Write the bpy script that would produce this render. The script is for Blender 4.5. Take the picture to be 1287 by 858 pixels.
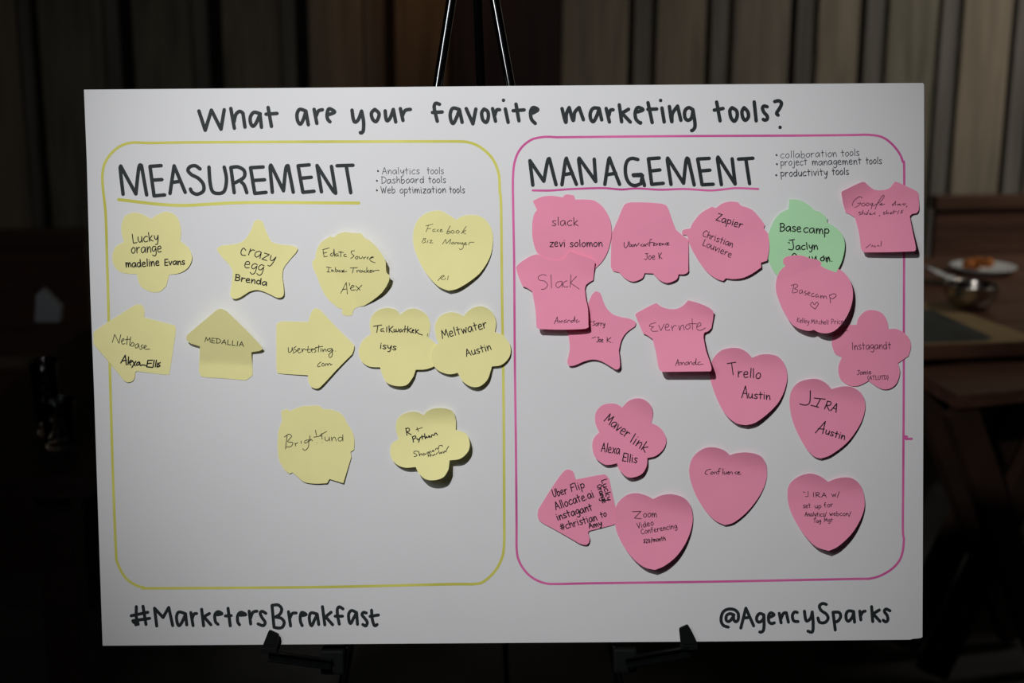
import bpy, bmesh, math, random
from mathutils import Vector, Matrix
random.seed(7)
for o in list(bpy.data.objects): bpy.data.objects.remove(o)
scene = bpy.context.scene
COL = scene.collection
R = math.radians

# ------------------------------------------------------------------ camera
F_PX, CX, CY = 1790.0, 643.5, 429.0
PITCH, ROLL = R(13.8), R(0.25)
CAM_Z = 1.52
cd = bpy.data.cameras.new('camera'); cam = bpy.data.objects.new('camera', cd); COL.objects.link(cam)
cd.sensor_width = 36.0; cd.lens = 36.0 * F_PX / 1287.0
cd.dof.use_dof = True; cd.dof.focus_distance = 1.575; cd.dof.aperture_fstop = 4.0
cd.clip_start = 0.05
CAM_M = Matrix.Translation((0, 0, CAM_Z)) @ Matrix.Rotation(math.pi/2 - PITCH, 4, 'X') @ Matrix.Rotation(ROLL, 4, 'Z')
cam.matrix_world = CAM_M
scene.camera = cam
CAM_P = CAM_M.translation.copy()

# board pose: measured in the camera's frame (x right, y down, z forward), turned into world space
Rb = [(0.99989738, 0.0098065, 0.01044355), (-0.00914005, 0.99803086, -0.06205524), (-0.01103153, 0.06195342, 0.99801808)]
Tb = (-0.0055, 0.0294, 1.5694)
cv = lambda v: Vector((v[0], -v[1], -v[2]))
ex = cv((Rb[0][0], Rb[1][0], Rb[2][0])); ey = cv((-Rb[0][1], -Rb[1][1], -Rb[2][1])); ez = cv((-Rb[0][2], -Rb[1][2], -Rb[2][2]))
_m = Matrix((ex, ey, ez)).transposed().to_4x4(); _m.translation = cv(Tb)
BOARD_M = CAM_M @ _m                      # local x right, y up the board, z out of its face
BOARD_I = BOARD_M.inverted()

# ------------------------------------------------------------------ world, lights, exposure
w = bpy.data.worlds.new('world'); scene.world = w; w.use_nodes = True
w.node_tree.nodes['Background'].inputs[0].default_value = (0.9, 0.95, 1.0, 1)
w.node_tree.nodes['Background'].inputs[1].default_value = 0.003
scene.view_settings.view_transform = 'Standard'; scene.view_settings.look = 'None'
scene.view_settings.gamma = 1.0; scene.view_settings.exposure = 0.0
scene.view_settings.use_curve_mapping = False

def lamp(name, kind, loc, target, power, color=(1, 1, 1), **kw):
    d = bpy.data.lights.new(name, kind); d.energy = power; d.color = color
    for k, v in kw.items(): setattr(d, k, v)
    o = bpy.data.objects.new(name, d); COL.objects.link(o)
    o.location = loc
    o.rotation_euler = (Vector(target) - Vector(loc)).to_track_quat('-Z', 'Y').to_euler()
    return o
SPOT_POS = BOARD_M @ Vector((-0.50, 1.02, 1.50))
lamp('spot_over_board', 'SPOT', SPOT_POS, BOARD_M @ Vector((0.0, 0.095, 0)), 101.0, (0.99, 0.99, 1.0),
     spot_size=R(44.4), spot_blend=1.0, shadow_soft_size=0.03)
lamp('dining_wall_light', 'AREA', (2.9, 3.4, 2.8), (2.6, 4.9, 1.2), 16.0, (1.0, 0.94, 0.84), spread=R(125), shape='RECTANGLE', size=1.6, size_y=0.5)
lamp('dining_fill_light', 'AREA', (0.0, 3.3, 2.85), (-0.8, 4.7, 1.5), 0.45, (1.0, 0.93, 0.82), spread=R(120), shape='RECTANGLE', size=2.2, size_y=0.5)
lamp('amber_wall_light', 'SPOT', (-0.25, 4.0, 2.6), (-0.30, 4.75, 1.5), 7.0, (1.0, 0.40, 0.08), spot_size=R(34), spot_blend=1.0, shadow_soft_size=0.08)

lamp('leg_highlight_fill_light', 'AREA', (-0.92, 0.14, 2.06), (-0.05, 1.66, 1.5), 2.8, (0.97, 0.98, 1.0), shape='RECTANGLE', size=0.30, size_y=0.6)  # added unseen area light: highlight lines on front easel legs, slight board fill

# ------------------------------------------------------------------ helpers
def px_ray(x, y):
    d = Vector(((x - CX) / F_PX, -(y - CY) / F_PX, -1.0))
    return (CAM_M.to_3x3() @ d).normalized()
def at_y(x, y, Y):                         # point of the sight line at world depth Y
    d = px_ray(x, y); return CAM_P + d * ((Y - CAM_P.y) / d.y)
def at_z(x, y, Z):
    d = px_ray(x, y); return CAM_P + d * ((Z - CAM_P.z) / d.z)
_co = BOARD_I @ CAM_P
def on_board(x, y, zf=0.0):                # board-frame point at height zf (number or function of x,y) over the face
    d = BOARD_I.to_3x3() @ px_ray(x, y)
    z = 0.0
    for _ in range(4 if callable(zf) else 1):
        p = _co + d * ((z - _co.z) / d.z)
        z = zf(p.x, p.y) if callable(zf) else zf
    p = _co + d * ((z - _co.z) / d.z)
    return Vector((p.x, p.y, z))
def link(name, me, mat=None, parent=None, matrix=None, smooth=False):
    if mat: me.materials.append(mat)
    if smooth:
        for p in me.polygons: p.use_smooth = True
    o = bpy.data.objects.new(name, me); COL.objects.link(o)
    if parent: o.parent = parent
    if matrix is not None: o.matrix_basis = matrix
    return o
def from_bm(name, bm, mat=None, parent=None, matrix=None, smooth=False):
    me = bpy.data.meshes.new(name); bm.normal_update(); bm.to_mesh(me); bm.free()
    return link(name, me, mat, parent, matrix, smooth)
def tag(o, label=None, cat=None, group=None, kind=None):
    if label: o['label'] = label
    if cat: o['category'] = cat
    if group: o['group'] = group
    if kind: o['kind'] = kind
    return o
def empty(name, loc=(0, 0, 0), rz=0.0, matrix=None):
    o = bpy.data.objects.new(name, None); COL.objects.link(o); o.empty_display_size = 0.05
    o.matrix_basis = matrix if matrix is not None else Matrix.Translation(loc) @ Matrix.Rotation(rz, 4, 'Z')
    return o
def box(bm, lo, hi, bev=0.0, M=None):
    r = bmesh.ops.create_cube(bm, size=1.0)
    vs = r['verts']
    for v in vs:
        v.co = Vector([lo[i] + (v.co[i] + 0.5) * (hi[i] - lo[i]) for i in range(3)])
    if bev > 0:
        es = {e for v in vs for e in v.link_edges}
        b = bmesh.ops.bevel(bm, geom=list(es), offset=bev, segments=2, affect='EDGES', profile=0.7)
        vs = list({v for f in b['faces'] for v in f.verts} | {v for v in vs if v.is_valid})
    if M is not None:
        for v in vs: v.co = M @ v.co
    return vs
def boxm(lo, hi, bev=0.0):
    bm = bmesh.new(); box(bm, lo, hi, bev); return bm
def bar(bm, a, b, w, h, bev=0.0, up=(0, 0, 1)):      # rectangular bar from a to b
    a, b = Vector(a), Vector(b); d = b - a; L = d.length
    q = d.to_track_quat('X', 'Z') if abs(d.normalized().dot(Vector(up))) < 0.99 else d.to_track_quat('X', 'Y')
    x = d.normalized(); y = Vector(up).cross(x)
    if y.length < 1e-4: y = Vector((0, 1, 0))
    y.normalize(); z = x.cross(y)
    M = Matrix((x, y, z)).transposed().to_4x4(); M.translation = a
    box(bm, (0, -w/2, -h/2), (L, w/2, h/2), bev, M)
def tube(bm, pts, rad, n=16, cap=True):
    pts = [Vector(p) for p in pts]; rings = []
    rads = rad if isinstance(rad, (list, tuple)) else [rad] * len(pts)
    prev = None
    for i, p in enumerate(pts):
        t = (pts[min(i+1, len(pts)-1)] - pts[max(i-1, 0)]).normalized()
        if prev is None:
            a = Vector((0, 0, 1)) if abs(t.z) < 0.9 else Vector((1, 0, 0))
            u = t.cross(a).normalized()
        else: u = (prev - t * prev.dot(t)).normalized()
        prev = u; v = t.cross(u)
        rings.append([bm.verts.new(p + (u * math.cos(2*math.pi*k/n) + v * math.sin(2*math.pi*k/n)) * rads[i]) for k in range(n)])
    for r0, r1 in zip(rings, rings[1:]):
        for k in range(n): bm.faces.new((r0[k], r0[(k+1) % n], r1[(k+1) % n], r1[k]))
    if cap:                                 # caps get vertices of their own so the tube shades straight
        bm.faces.new([bm.verts.new(v.co) for v in rings[0][::-1]]); bm.faces.new([bm.verts.new(v.co) for v in rings[-1]])
def lathe(bm, prof, n=40, c=(0, 0, 0)):               # closed or open profile of (r, z)
    c = Vector(c); rings = []
    for r, z in prof:
        if r < 1e-6: rings.append([bm.verts.new(c + Vector((0, 0, z)))])
        else: rings.append([bm.verts.new(c + Vector((r*math.cos(2*math.pi*k/n), r*math.sin(2*math.pi*k/n), z))) for k in range(n)])
    for a, b in zip(rings, rings[1:]):
        for k in range(n):
            A = [a[k % len(a)], a[(k+1) % len(a)]] if len(a) > 1 else [a[0]]
            B = [b[(k+1) % len(b)], b[k % len(b)]] if len(b) > 1 else [b[0]]
            if len(A) + len(B) > 2: bm.faces.new(A + B)
def prism(bm, poly, z0, z1):                          # poly of (x, y) extruded z0..z1
    lo = [bm.verts.new((p[0], p[1], z0)) for p in poly]; hi = [bm.verts.new((p[0], p[1], z1)) for p in poly]
    n = len(poly)
    bm.faces.new(lo[::-1]); bm.faces.new(hi)
    for i in range(n): bm.faces.new((lo[i], lo[(i+1) % n], hi[(i+1) % n], hi[i]))
    bmesh.ops.recalc_face_normals(bm, faces=bm.faces)

# ------------------------------------------------------------------ materials
def mat(name, color, rough=0.6, metal=0.0, var=0.0, scale=20.0, stretch=(1, 1, 1), bump=0.0, color2=None, spec=0.5, trans=0.0, ior=1.45, distort=0.0, lo=0.35, hi=0.65, detail=6.0):
    m = bpy.data.materials.new(name); m.use_nodes = True
    nt = m.node_tree; b = nt.nodes['Principled BSDF']
    b.inputs['Base Color'].default_value = (*color, 1); b.inputs['Roughness'].default_value = rough
    b.inputs['Metallic'].default_value = metal; b.inputs['Specular IOR Level'].default_value = spec
    b.inputs['Transmission Weight'].default_value = trans; b.inputs['IOR'].default_value = ior
    tc = nt.nodes.new('ShaderNodeTexCoord'); mp = nt.nodes.new('ShaderNodeMapping'); mp.inputs['Scale'].default_value = stretch
    nz = nt.nodes.new('ShaderNodeTexNoise'); nz.inputs['Scale'].default_value = scale; nz.inputs['Detail'].default_value = detail
    nz.inputs['Distortion'].default_value = distort
    nt.links.new(tc.outputs['Object'], mp.inputs['Vector']); nt.links.new(mp.outputs[0], nz.inputs['Vector'])
    c2 = color2 or tuple(c * (1 - var) for c in color)
    rp = nt.nodes.new('ShaderNodeValToRGB'); rp.color_ramp.elements[0].position = lo; rp.color_ramp.elements[1].position = hi
    rp.color_ramp.elements[0].color = (*c2, 1); rp.color_ramp.elements[1].color = (*color, 1)
    nt.links.new(nz.outputs['Fac'], rp.inputs[0])
    if var or color2: nt.links.new(rp.outputs[0], b.inputs['Base Color'])
    if bump:
        bp = nt.nodes.new('ShaderNodeBump'); bp.inputs['Strength'].default_value = bump; bp.inputs['Distance'].default_value = 0.002
        nt.links.new(nz.outputs['Fac'], bp.inputs['Height']); nt.links.new(bp.outputs[0], b.inputs['Normal'])
    return m
M_BOARD = mat('board_paper', (0.80, 0.80, 0.805), 0.55, var=0.03, scale=4, spec=0.25)
M_YEL = mat('yellow_note_paper', (0.92, 0.86, 0.40), 0.75, var=0.03, scale=30, spec=0.15)
M_PINK = mat('pink_note_paper', (0.96, 0.335, 0.49), 0.75, var=0.03, scale=30, spec=0.15)
M_GREEN = mat('green_note_paper', (0.50, 0.86, 0.50), 0.75, var=0.03, scale=30, spec=0.15)
M_INK = mat('black_marker_ink', (0.025, 0.032, 0.035), 0.55, var=0.3, scale=150, spec=0.3)
M_PEN = mat('fine_pen_ink', (0.018, 0.016, 0.022), 0.6, var=0.2, scale=200, spec=0.2)
M_GPEN = mat('thin_pen_ink_yellow', (0.16, 0.15, 0.07), 0.6, var=0.2, scale=200, spec=0.2)
M_PPEN = mat('thin_pen_ink_pink', (0.13, 0.045, 0.075), 0.6, var=0.2, scale=200, spec=0.2)
M_SMALL = mat('small_text_ink', (0.07, 0.075, 0.08), 0.6, var=0.3, scale=200, spec=0.2)
M_YLINE = mat('yellow_marker_ink', (0.80, 0.77, 0.20), 0.6, color2=(0.62, 0.59, 0.10), scale=9, spec=0.2)
M_PLINE = mat('pink_marker_ink', (0.85, 0.19, 0.46), 0.6, color2=(0.60, 0.08, 0.31), scale=9, spec=0.2)
M_EASEL = mat('black_easel_metal', (0.004, 0.0045, 0.005), 0.16, var=0.2, scale=60, spec=0.6)
M_PLASTIC = mat('black_easel_plastic', (0.004, 0.0045, 0.005), 0.6, var=0.2, scale=60, bump=0.1, spec=0.2)
M_SCREW = mat('steel_screw', (0.55, 0.55, 0.55), 0.3, metal=1.0, var=0.1)
M_FLOOR = mat('concrete_floor', (0.075, 0.073, 0.068), 0.7, var=0.45, scale=2.5, bump=0.2)
M_CEIL = mat('dark_ceiling', (0.05, 0.05, 0.05), 0.9, var=0.3, scale=6)
M_SIDE = mat('dark_side_wall', (0.06, 0.052, 0.045), 0.85, var=0.3, scale=5, bump=0.1)
M_GAPW = mat('dark_wall_behind_planks', (0.03, 0.024, 0.022), 0.9, var=0.3, scale=5)
W_A = [mat('weathered_plank_grey', (0.30, 0.26, 0.205), 0.8, color2=(0.19, 0.165, 0.13), scale=3.2, stretch=(9, 9, 0.7), bump=0.5, distort=0.7),
       mat('weathered_plank_tan', (0.34, 0.285, 0.215), 0.8, color2=(0.21, 0.18, 0.135), scale=2.6, stretch=(9, 9, 0.6), bump=0.5, distort=0.9),
       mat('weathered_plank_olive', (0.26, 0.24, 0.18), 0.8, color2=(0.16, 0.15, 0.115), scale=3.6, stretch=(9, 9, 0.8), bump=0.5, distort=0.5)]
W_B = mat('grey_batten_wood', (0.22, 0.205, 0.18), 0.8, color2=(0.13, 0.12, 0.105), scale=3, stretch=(9, 9, 0.7), bump=0.4)
M_POST = mat('dark_red_post_wood', (0.055, 0.028, 0.026), 0.6, color2=(0.03, 0.016, 0.015), scale=3, stretch=(9, 9, 0.7), bump=0.3)
M_BENCH = mat('brown_bench_wood', (0.135, 0.068, 0.045), 0.5, color2=(0.07, 0.034, 0.023), scale=4, stretch=(0.8, 9, 9), bump=0.3)
M_TABLE = mat('reddish_brown_tabletop', (0.16, 0.075, 0.045), 0.42, color2=(0.095, 0.043, 0.027), scale=3, stretch=(0.8, 10, 10), bump=0.2)
M_TLEG = mat('dark_table_leg_wood', (0.06, 0.03, 0.02), 0.6, color2=(0.035, 0.018, 0.012), scale=4, bump=0.2)
M_DTAB = mat('near_black_tabletop', (0.03, 0.016, 0.012), 0.4, color2=(0.018, 0.010, 0.008), scale=4, stretch=(0.8, 9, 9))
M_WHITE = mat('white_china', (0.75, 0.77, 0.78), 0.2, var=0.02)
M_NAP = mat('white_napkin_paper', (0.80, 0.84, 0.88), 0.85, var=0.1, scale=12, bump=0.3)
M_FOOD = mat('orange_fried_food', (0.75, 0.25, 0.05), 0.55, color2=(0.35, 0.10, 0.02), scale=40, bump=0.6)
M_STEEL = mat('brushed_steel', (0.55, 0.50, 0.45), 0.22, metal=1.0, var=0.15, scale=30)
M_KRAFT = mat('kraft_paper', (0.42, 0.29, 0.14), 0.8, var=0.15, scale=10)
M_SLATE = mat('dark_printed_panel', (0.075, 0.085, 0.08), 0.6, var=0.4, scale=9)
M_GLASS = mat('clear_glass', (1, 1, 1), 0.02, trans=1.0, spec=0.5)
M_CHAIR = mat('black_chair_paint', (0.014, 0.012, 0.012), 0.45, var=0.2)

# ------------------------------------------------------------------ the room
def struct(name, bm, m, parent=None, smooth=False):
    o = from_bm(name, bm, m, parent, smooth=smooth)
    if parent is None: o['kind'] = 'structure'
    return o
H = 3.0
struct('floor', boxm((-4.2, -1.6, -0.1), (4.2, 6.2, 0.0)), M_FLOOR)
struct('ceiling', boxm((-4.2, -1.6, H), (4.2, 6.2, H + 0.1)), M_CEIL)
struct('wall_left', boxm((-4.3, -1.6, 0), (-4.2, 6.2, H)), M_SIDE)
struct('wall_right', boxm((4.2, -1.6, 0), (4.3, 6.2, H)), M_SIDE)
# plank wall, a little nearer on the left: frame with x along the wall
WL, WR = at_y(20, 60, 4.55), at_y(1270, 60, 5.0)
wa = math.atan2(WR.y - WL.y, WR.x - WL.x)
WALL_M = Matrix.Translation((WL.x, WL.y, 0)) @ Matrix.Rotation(wa, 4, 'Z'); WALL_I = WALL_M.inverted()
def wall_x(x, y=60, off=0.0):
    o = WALL_I @ CAM_P; d = WALL_I.to_3x3() @ px_ray(x, y)
    return (o + d * ((-off - o.y) / d.y)).x
wall = from_bm('wall_back', boxm((-2.6, 0.035, 0.0), (6.0, 0.12, H)), M_GAPW, None, WALL_M); wall['kind'] = 'structure'
def plank(x0, x1, depth, m, name='plank'):
    bm = boxm((x0, 0.036 - depth, 0.004 + random.random() * 0.01), (x1, 0.034, H - 0.004), 0.004)
    return from_bm(name, bm, m, wall)
# faces seen in the photo: (pixel x0, x1, thickness)
faces = [(-160, -72, 0), (-55, 22, 1), (50, 130, 2), (168, 240, 2), (280, 351, 0), (388, 456, 1), (497, 566, 1)]
bats = [(-190, -162, 0), (24, 40, 0), (132, 150, 0), (242, 262, 0), (353, 372, 0), (458, 484, 0)]
faces_r = [(706, 789, 1), (825, 886, 1), (921, 991, 0), (1027, 1078, 1), (1115, 1176, 2), (1208, 1268, 1), (1302, 1362, 0), (1398, 1458, 1), (1494, 1552, 2)]
bats_r = [(798, 823, 0), (895, 919, 0), (1002, 1025, 0), (1089, 1113, 0), (1184, 1206, 0), (1278, 1300, 0), (1372, 1396, 0), (1468, 1492, 0)]
for a, b, k in faces + faces_r:
    plank(wall_x(a), wall_x(b), 0.040, W_A[k])
for a, b, k in bats + bats_r:
    plank(wall_x(a), wall_x(b), 0.022, W_B, 'batten')
# beyond what the frame shows the same boards go on
x = wall_x(-190) - 0.02
i = 0
while x > -2.4:
    plank(x - 0.17, x, 0.040, W_A[i % 3]); plank(x - 0.23, x - 0.18, 0.022, W_B, 'batten'); x -= 0.26; i += 1
x = wall_x(1552) + 0.03
while x < 5.7:
    plank(x + 0.06, x + 0.235, 0.040, W_A[i % 3]); plank(x, x + 0.055, 0.022, W_B, 'batten'); x += 0.262; i += 1
# dark timber post in front of the wall
p0, p1 = wall_x(568, 60, 0.16), wall_x(704, 60, 0.16)
post = from_bm('trim_1', boxm((p0, -0.16, 0.0), (p1, -0.012, H), 0.006), M_POST, None, WALL_M); post['kind'] = 'structure'

# ------------------------------------------------------------------ the presentation board
outl = [(105.5, 112.6), (350, 110.6), (600, 108.3), (900, 106.0), (1159.6, 104.2), (1161.3, 106), (1161.4, 200), (1160.3, 560), (1159.4, 800.3), (1157, 801.6), (1147, 802.6),
        (1144, 803.6), (900, 805.8), (640, 807.6), (400, 809.3), (129, 811.2), (124.8, 690), (118.2, 490), (113.6, 370), (109, 200)]
BP = [on_board(x, y) for x, y in outl]
bm = bmesh.new(); prism(bm, [(p.x, p.y) for p in BP], -0.005, 0.0)
board = from_bm('presentation_board', bm, M_BOARD, None, BOARD_M)
tag(board, 'large white foam presentation board hand-lettered in black marker, standing on the black easel', 'board')

def catmull(pts, closed=False, step=2.0):
    n = len(pts); out = []
    if n < 3: 
        return [Vector(p).to_2d() if False else Vector((p[0], p[1])) for p in pts]
    P = [Vector((p[0], p[1])) for p in pts]
    rng = range(n) if closed else range(n - 1)
    for i in rng:
        if closed: a, b, c, d = P[(i-1) % n], P[i], P[(i+1) % n], P[(i+2) % n]
        else: a, b, c, d = P[max(i-1, 0)], P[i], P[i+1], P[min(i+2, n-1)]
        k = max(2, int((c - b).length / step) + 1)
        k = min(k, 10)
        for j in range(k):
            t = j / k
            out.append(0.5 * ((2*b) + (c - a)*t + (2*a - 5*b + 4*c - d)*t*t + (3*b - a - 3*c + d)*t**3))
    if not closed: out.append(P[-1])
    return out
def parse(s):                              # "x,y x,y / x,y ; x,y" -> strokes; '/' is a sharp corner after the last point
    strokes = []
    for st in s.split(';'):
        segs = [[tuple(float(c) for c in q.split(',')) for q in g.split()] for g in st.split('/')]
        segs = [g for g in segs if g]
        if segs: strokes.append(segs)
    return strokes
def flatten(segs, T, step=1.2):            # list of smooth runs joined at corners -> list of point runs (pixels)
    runs = []; last = None
    for g in segs:
        pts = ([last] if last else []) + g
        last = g[-1]
        pts = [T(*p) for p in pts]
        if len(pts) == 1: runs.append([Vector(pts[0])]); continue
        q = catmull(pts, step=step)
        if len(pts) == 2:
            a, b = Vector(pts[0]), Vector(pts[1]); k = max(1, int((b - a).length / 5))
            q = [a.lerp(b, j / k) for j in range(k + 1)]
        runs.append(q)
    return runs

class Ink:                                 # marker strokes as thin ribbons lying on a surface
    def __init__(self, surf, off): self.bm = bmesh.new(); self.surf = surf; self.off = off; self.n = 0
    def P(self, x, y):
        z = self.off + self.n * 1.5e-6
        s = self.surf
        return self.bm.verts.new(on_board(x, y, (lambda a, b: s(a, b) + z) if s else z))
    def disc(self, c, r, n=10, a0=0.0, a1=2*math.pi):
        self.n += 1
        full = abs(a1 - a0 - 2*math.pi) < 1e-6
        m = n if full else n + 1
        vs = [self.P(c.x + r*math.cos(a0 + (a1-a0)*k/n), c.y + r*math.sin(a0 + (a1-a0)*k/n)) for k in range(m)]
        if not full: pass
        self.bm.faces.new(vs)
    def run(self, pts, w):
        q = [pts[0]]
        for p in pts[1:]:
            if (p - q[-1]).length > 0.12: q.append(p)
        if len(q) == 1: self.disc(q[0], w/2); return
        # break where the turn is too tight for a ribbon
        runs = [[q[0]]]
        for i in range(1, len(q)):
            runs[-1].append(q[i])
            if i < len(q) - 1:
                a = (q[i] - q[i-1]).normalized(); b = (q[i+1] - q[i]).normalized()
                if a.dot(b) < 0.75: runs.append([q[i]])
        for r in runs:
            self.n += 1
            L, Rr = [], []
            for i, p in enumerate(r):
                t = (r[min(i+1, len(r)-1)] - r[max(i-1, 0)])
                t = t.normalized() if t.length > 1e-9 else Vector((1, 0))
                nrm = Vector((-t.y, t.x)) * (w / 2)
                L.append(self.P(*(p + nrm))); Rr.append(self.P(*(p - nrm)))
            for i in range(len(r) - 1):
                try: self.bm.faces.new((L[i], L[i+1], Rr[i+1], Rr[i]))
                except ValueError: pass
            for p in (r[0], r[-1]): self.disc(p, w / 2, 8)
    def draw(self, s, T, w):
        for segs in parse(s):
            for r in flatten(segs, T): self.run(r, w)
    def done(self, name, m, parent, matrix=None):
        for f in self.bm.faces:
            f.normal_update()
            if f.normal.z < 0: f.normal_flip()
        return from_bm(name, self.bm, m, parent, matrix)
def crop(ox, oy, s): return lambda x, y: (ox + x / s, oy + y / s)
K = 10.725
def lettering(name, rows, w, counts, m=M_INK):      # one part per letter; counts = strokes of each letter in order
    strokes = [(crop(*T), q) for T, s in rows for q in s.split(';')]
    i = 0
    for n in counts:
        ink = Ink(None, 0.00012)
        for T, q in strokes[i:i + n]: ink.draw(q, T, w)
        i += n
        ink.done(name, m, board)
    assert i == len(strokes), (name, i, len(strokes))
lettering('title_letter', [
 ((240, 115, K), "107,262 / 192,522 / 275,250 / 405,508 / 448,245; 537,228 / 585,495; 580,410 605,310 655,267 700,290 / 728,480; 935,300 850,280 802,340 803,420 835,468 880,420 930,305 / 950,482; 1040,215 / 1085,470; 1012,305 / 1160,295"),
 ((360, 115, K), "262,262 180,240 143,300 150,390 188,440 230,370 262,265 / 295,448; 373,240 / 410,430; 400,330 430,262 485,245; 572,310 650,275 575,232 548,300 555,370 587,407"),
 ((430, 115, K), "133,250 150,370 175,412 220,375 262,262 / 288,400 286,520 262,557 245,553; 440,240 395,290 410,370 455,405 490,350 495,290 440,240; 580,260 590,360 610,395 650,350 690,240 / 722,410; 785,230 / 820,390; 810,330 850,255 920,240"),
 ((530, 115, K), "240,172 190,157 168,200 178,270 / 210,400; 145,282 / 277,275; 505,240 420,225 385,300 395,390 425,430 470,350 508,245 / 545,415; 600,230 / 690,435 / 730,235; 840,235 808,290 825,380 870,415 898,350 890,270 840,235; 955,230 / 995,400; 985,320 1010,250 1050,245; 1127,235 / 1165,415; 1102,118"),
 ((600, 115, K), "520,170 / 560,395; 482,258 / 630,247; 745,290 815,245 752,215 717,270 728,370 780,430; 745,262 770,232"),
 ((700, 115, K), "68,230 / 118,415 128,300 165,215 / 218,390 240,280 298,215 / 356,380; 565,225 490,225 450,290 455,370 492,405 540,320 568,230 / 603,382; 663,228 / 707,410; 700,320 720,252 757,246; 840,180 / 872,408; 965,238 / 875,290 / 988,410; 1085,275 1160,245 1090,214 1055,280 1065,370 1120,425 1128,418"),
 ((790, 115, K), "262,150 / 318,418; 260,240 / 380,235; 450,222 / 480,410; 432,120; 550,202 / 582,405 590,300 660,195 / 705,388; 868,245 810,217 760,260 760,350 802,388 850,350 868,250 / 892,400 893,480 862,523 850,525"),
 ((880, 115, K), "222,142 / 268,395; 190,250 / 308,228; 430,217 400,260 415,350 460,400 497,340 490,260 430,217; 592,217 563,270 575,350 610,388 650,340 640,270 592,217; 728,140 / 755,395; 903,205 860,195 840,225 860,280 903,330 900,375 870,385 850,375; 1005,135 1060,125 1095,155 1080,210 1035,280 1032,300 1050,318; 1077,482"),
], 4.6, [1,2,1,2, 1,2,1, 1,1,1,2, 2,1,1,1,2,2,2,2, 1,1,2,2,1,2,2,1,1, 2,1,1,1,1,2])
lettering('heading_letter', [
 ((140, 195, K), "157,525 / 118,165 138,170 / 330,522 / 370,165 405,138 / 475,535; 670,140 / 520,150 / 575,548 / 718,535; 560,335 / 680,328; 790,515 / 845,142 / 995,500; 812,367 / 935,350; 1195,185 1130,142 1060,155 1032,205 1080,262 1170,310 1238,390 1240,480 1160,525 1090,500 1065,455"),
 ((230, 195, K), "350,160 365,370 400,490 480,515 550,490 580,400 583,290 555,160; 645,165 / 690,505; 645,165 740,158 825,210 818,300 700,372; 785,360 825,405 860,505; 1080,158 / 910,168 / 967,515 / 1120,500; 950,340 / 1100,330"),
 ((335, 195, K), "78,500 / 48,158 68,150 / 228,480 / 260,180 290,140 / 360,498; 575,130 / 425,142 / 490,500 / 640,485; 465,310 / 603,297; 740,492 / 680,138 / 905,492 930,490 / 875,150; 950,142 / 1165,135; 1075,150 / 1135,505"),
], 4.6, [1,2,2,1,1,3,2,1,2,1,2])
lettering('heading_letter', [
 ((655, 185, K), "157,510 / 118,180 / 305,458 / 355,190 380,152 / 470,505; 550,505 / 600,168 615,168 / 745,500; 570,370 / 690,350; 822,490 / 775,168 795,165 / 1005,462 / 985,160"),
 ((745, 185, K), "163,500 / 215,165 230,162 / 362,500; 190,370 / 310,350; 608,165 530,150 470,180 440,270 450,400 500,490 570,515 650,490 / 670,380; 545,372 / 655,365 / 697,515; 550,382 / 640,380; 895,145 / 750,155 / 795,500 / 950,485; 790,318 / 905,305"),
 ((840, 185, K), "36,500 / -14,168 3,165 / 205,485 / 240,172 270,160 / 348,508; 550,150 / 395,158 / 455,505 / 605,498; 430,320 / 560,308; 715,503 / 662,155 682,152 / 900,495 / 860,155; 945,160 / 1140,148; 1045,165 / 1095,490"),
], 4.6, [1,2,1,2,3,2,1,2,1,2])
lettering('hashtag_letter', [
 ((155, 750, K), "175,130 / 172,260 / 200,368; 265,125 / 305,370; 107,252 / 330,205; 128,320 / 355,287; 135,335 / 185,365; 150,315 / 170,375 / 195,340; 450,390 / 420,150 / 535,275 / 612,140 / 665,385; 838,225 750,202 717,260 728,350 755,385 800,320 838,228 / 855,375; 910,210 / 940,385; 925,300 950,232 988,222; 1055,165 / 1082,388; 1160,222 / 1085,265 / 1180,373"),
 ((260, 750, K), "140,240 203,225 150,197 108,240 115,330 150,368; 285,152 / 315,388; 250,255 / 328,250; 450,245 525,237 460,205 417,245 415,330 440,373; 570,190 / 590,363; 590,280 620,207 675,190; 795,220 745,192 718,218 745,280 785,340 760,385 690,362; 878,115 / 905,408; 878,112 960,107 1008,160 985,230 920,270 / 1000,285 1042,340 1018,405 960,418 905,405; 1100,198 / 1128,390; 1120,280 1150,222 1203,215"),
 ((370, 750, K), "105,250 158,235 100,207 78,270 85,340 105,385; 308,230 230,212 202,260 210,350 235,385 270,310 308,235 / 328,370; 378,130 / 410,375; 495,205 / 420,265 / 515,373; 655,160 605,132 578,170 583,260 / 605,365; 550,258 / 648,258; 838,210 770,182 732,230 737,320 760,355 800,280 838,212 / 850,368; 968,215 930,207 912,240 950,290 982,340 963,388 922,370; 1040,177 1050,300 1080,385 1115,370; 1020,260 / 1133,242"),
], 4.0, [6,1,1,2,2,1,2,1,2,1,2,2,1,1,2,2,1,1,2])
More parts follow.
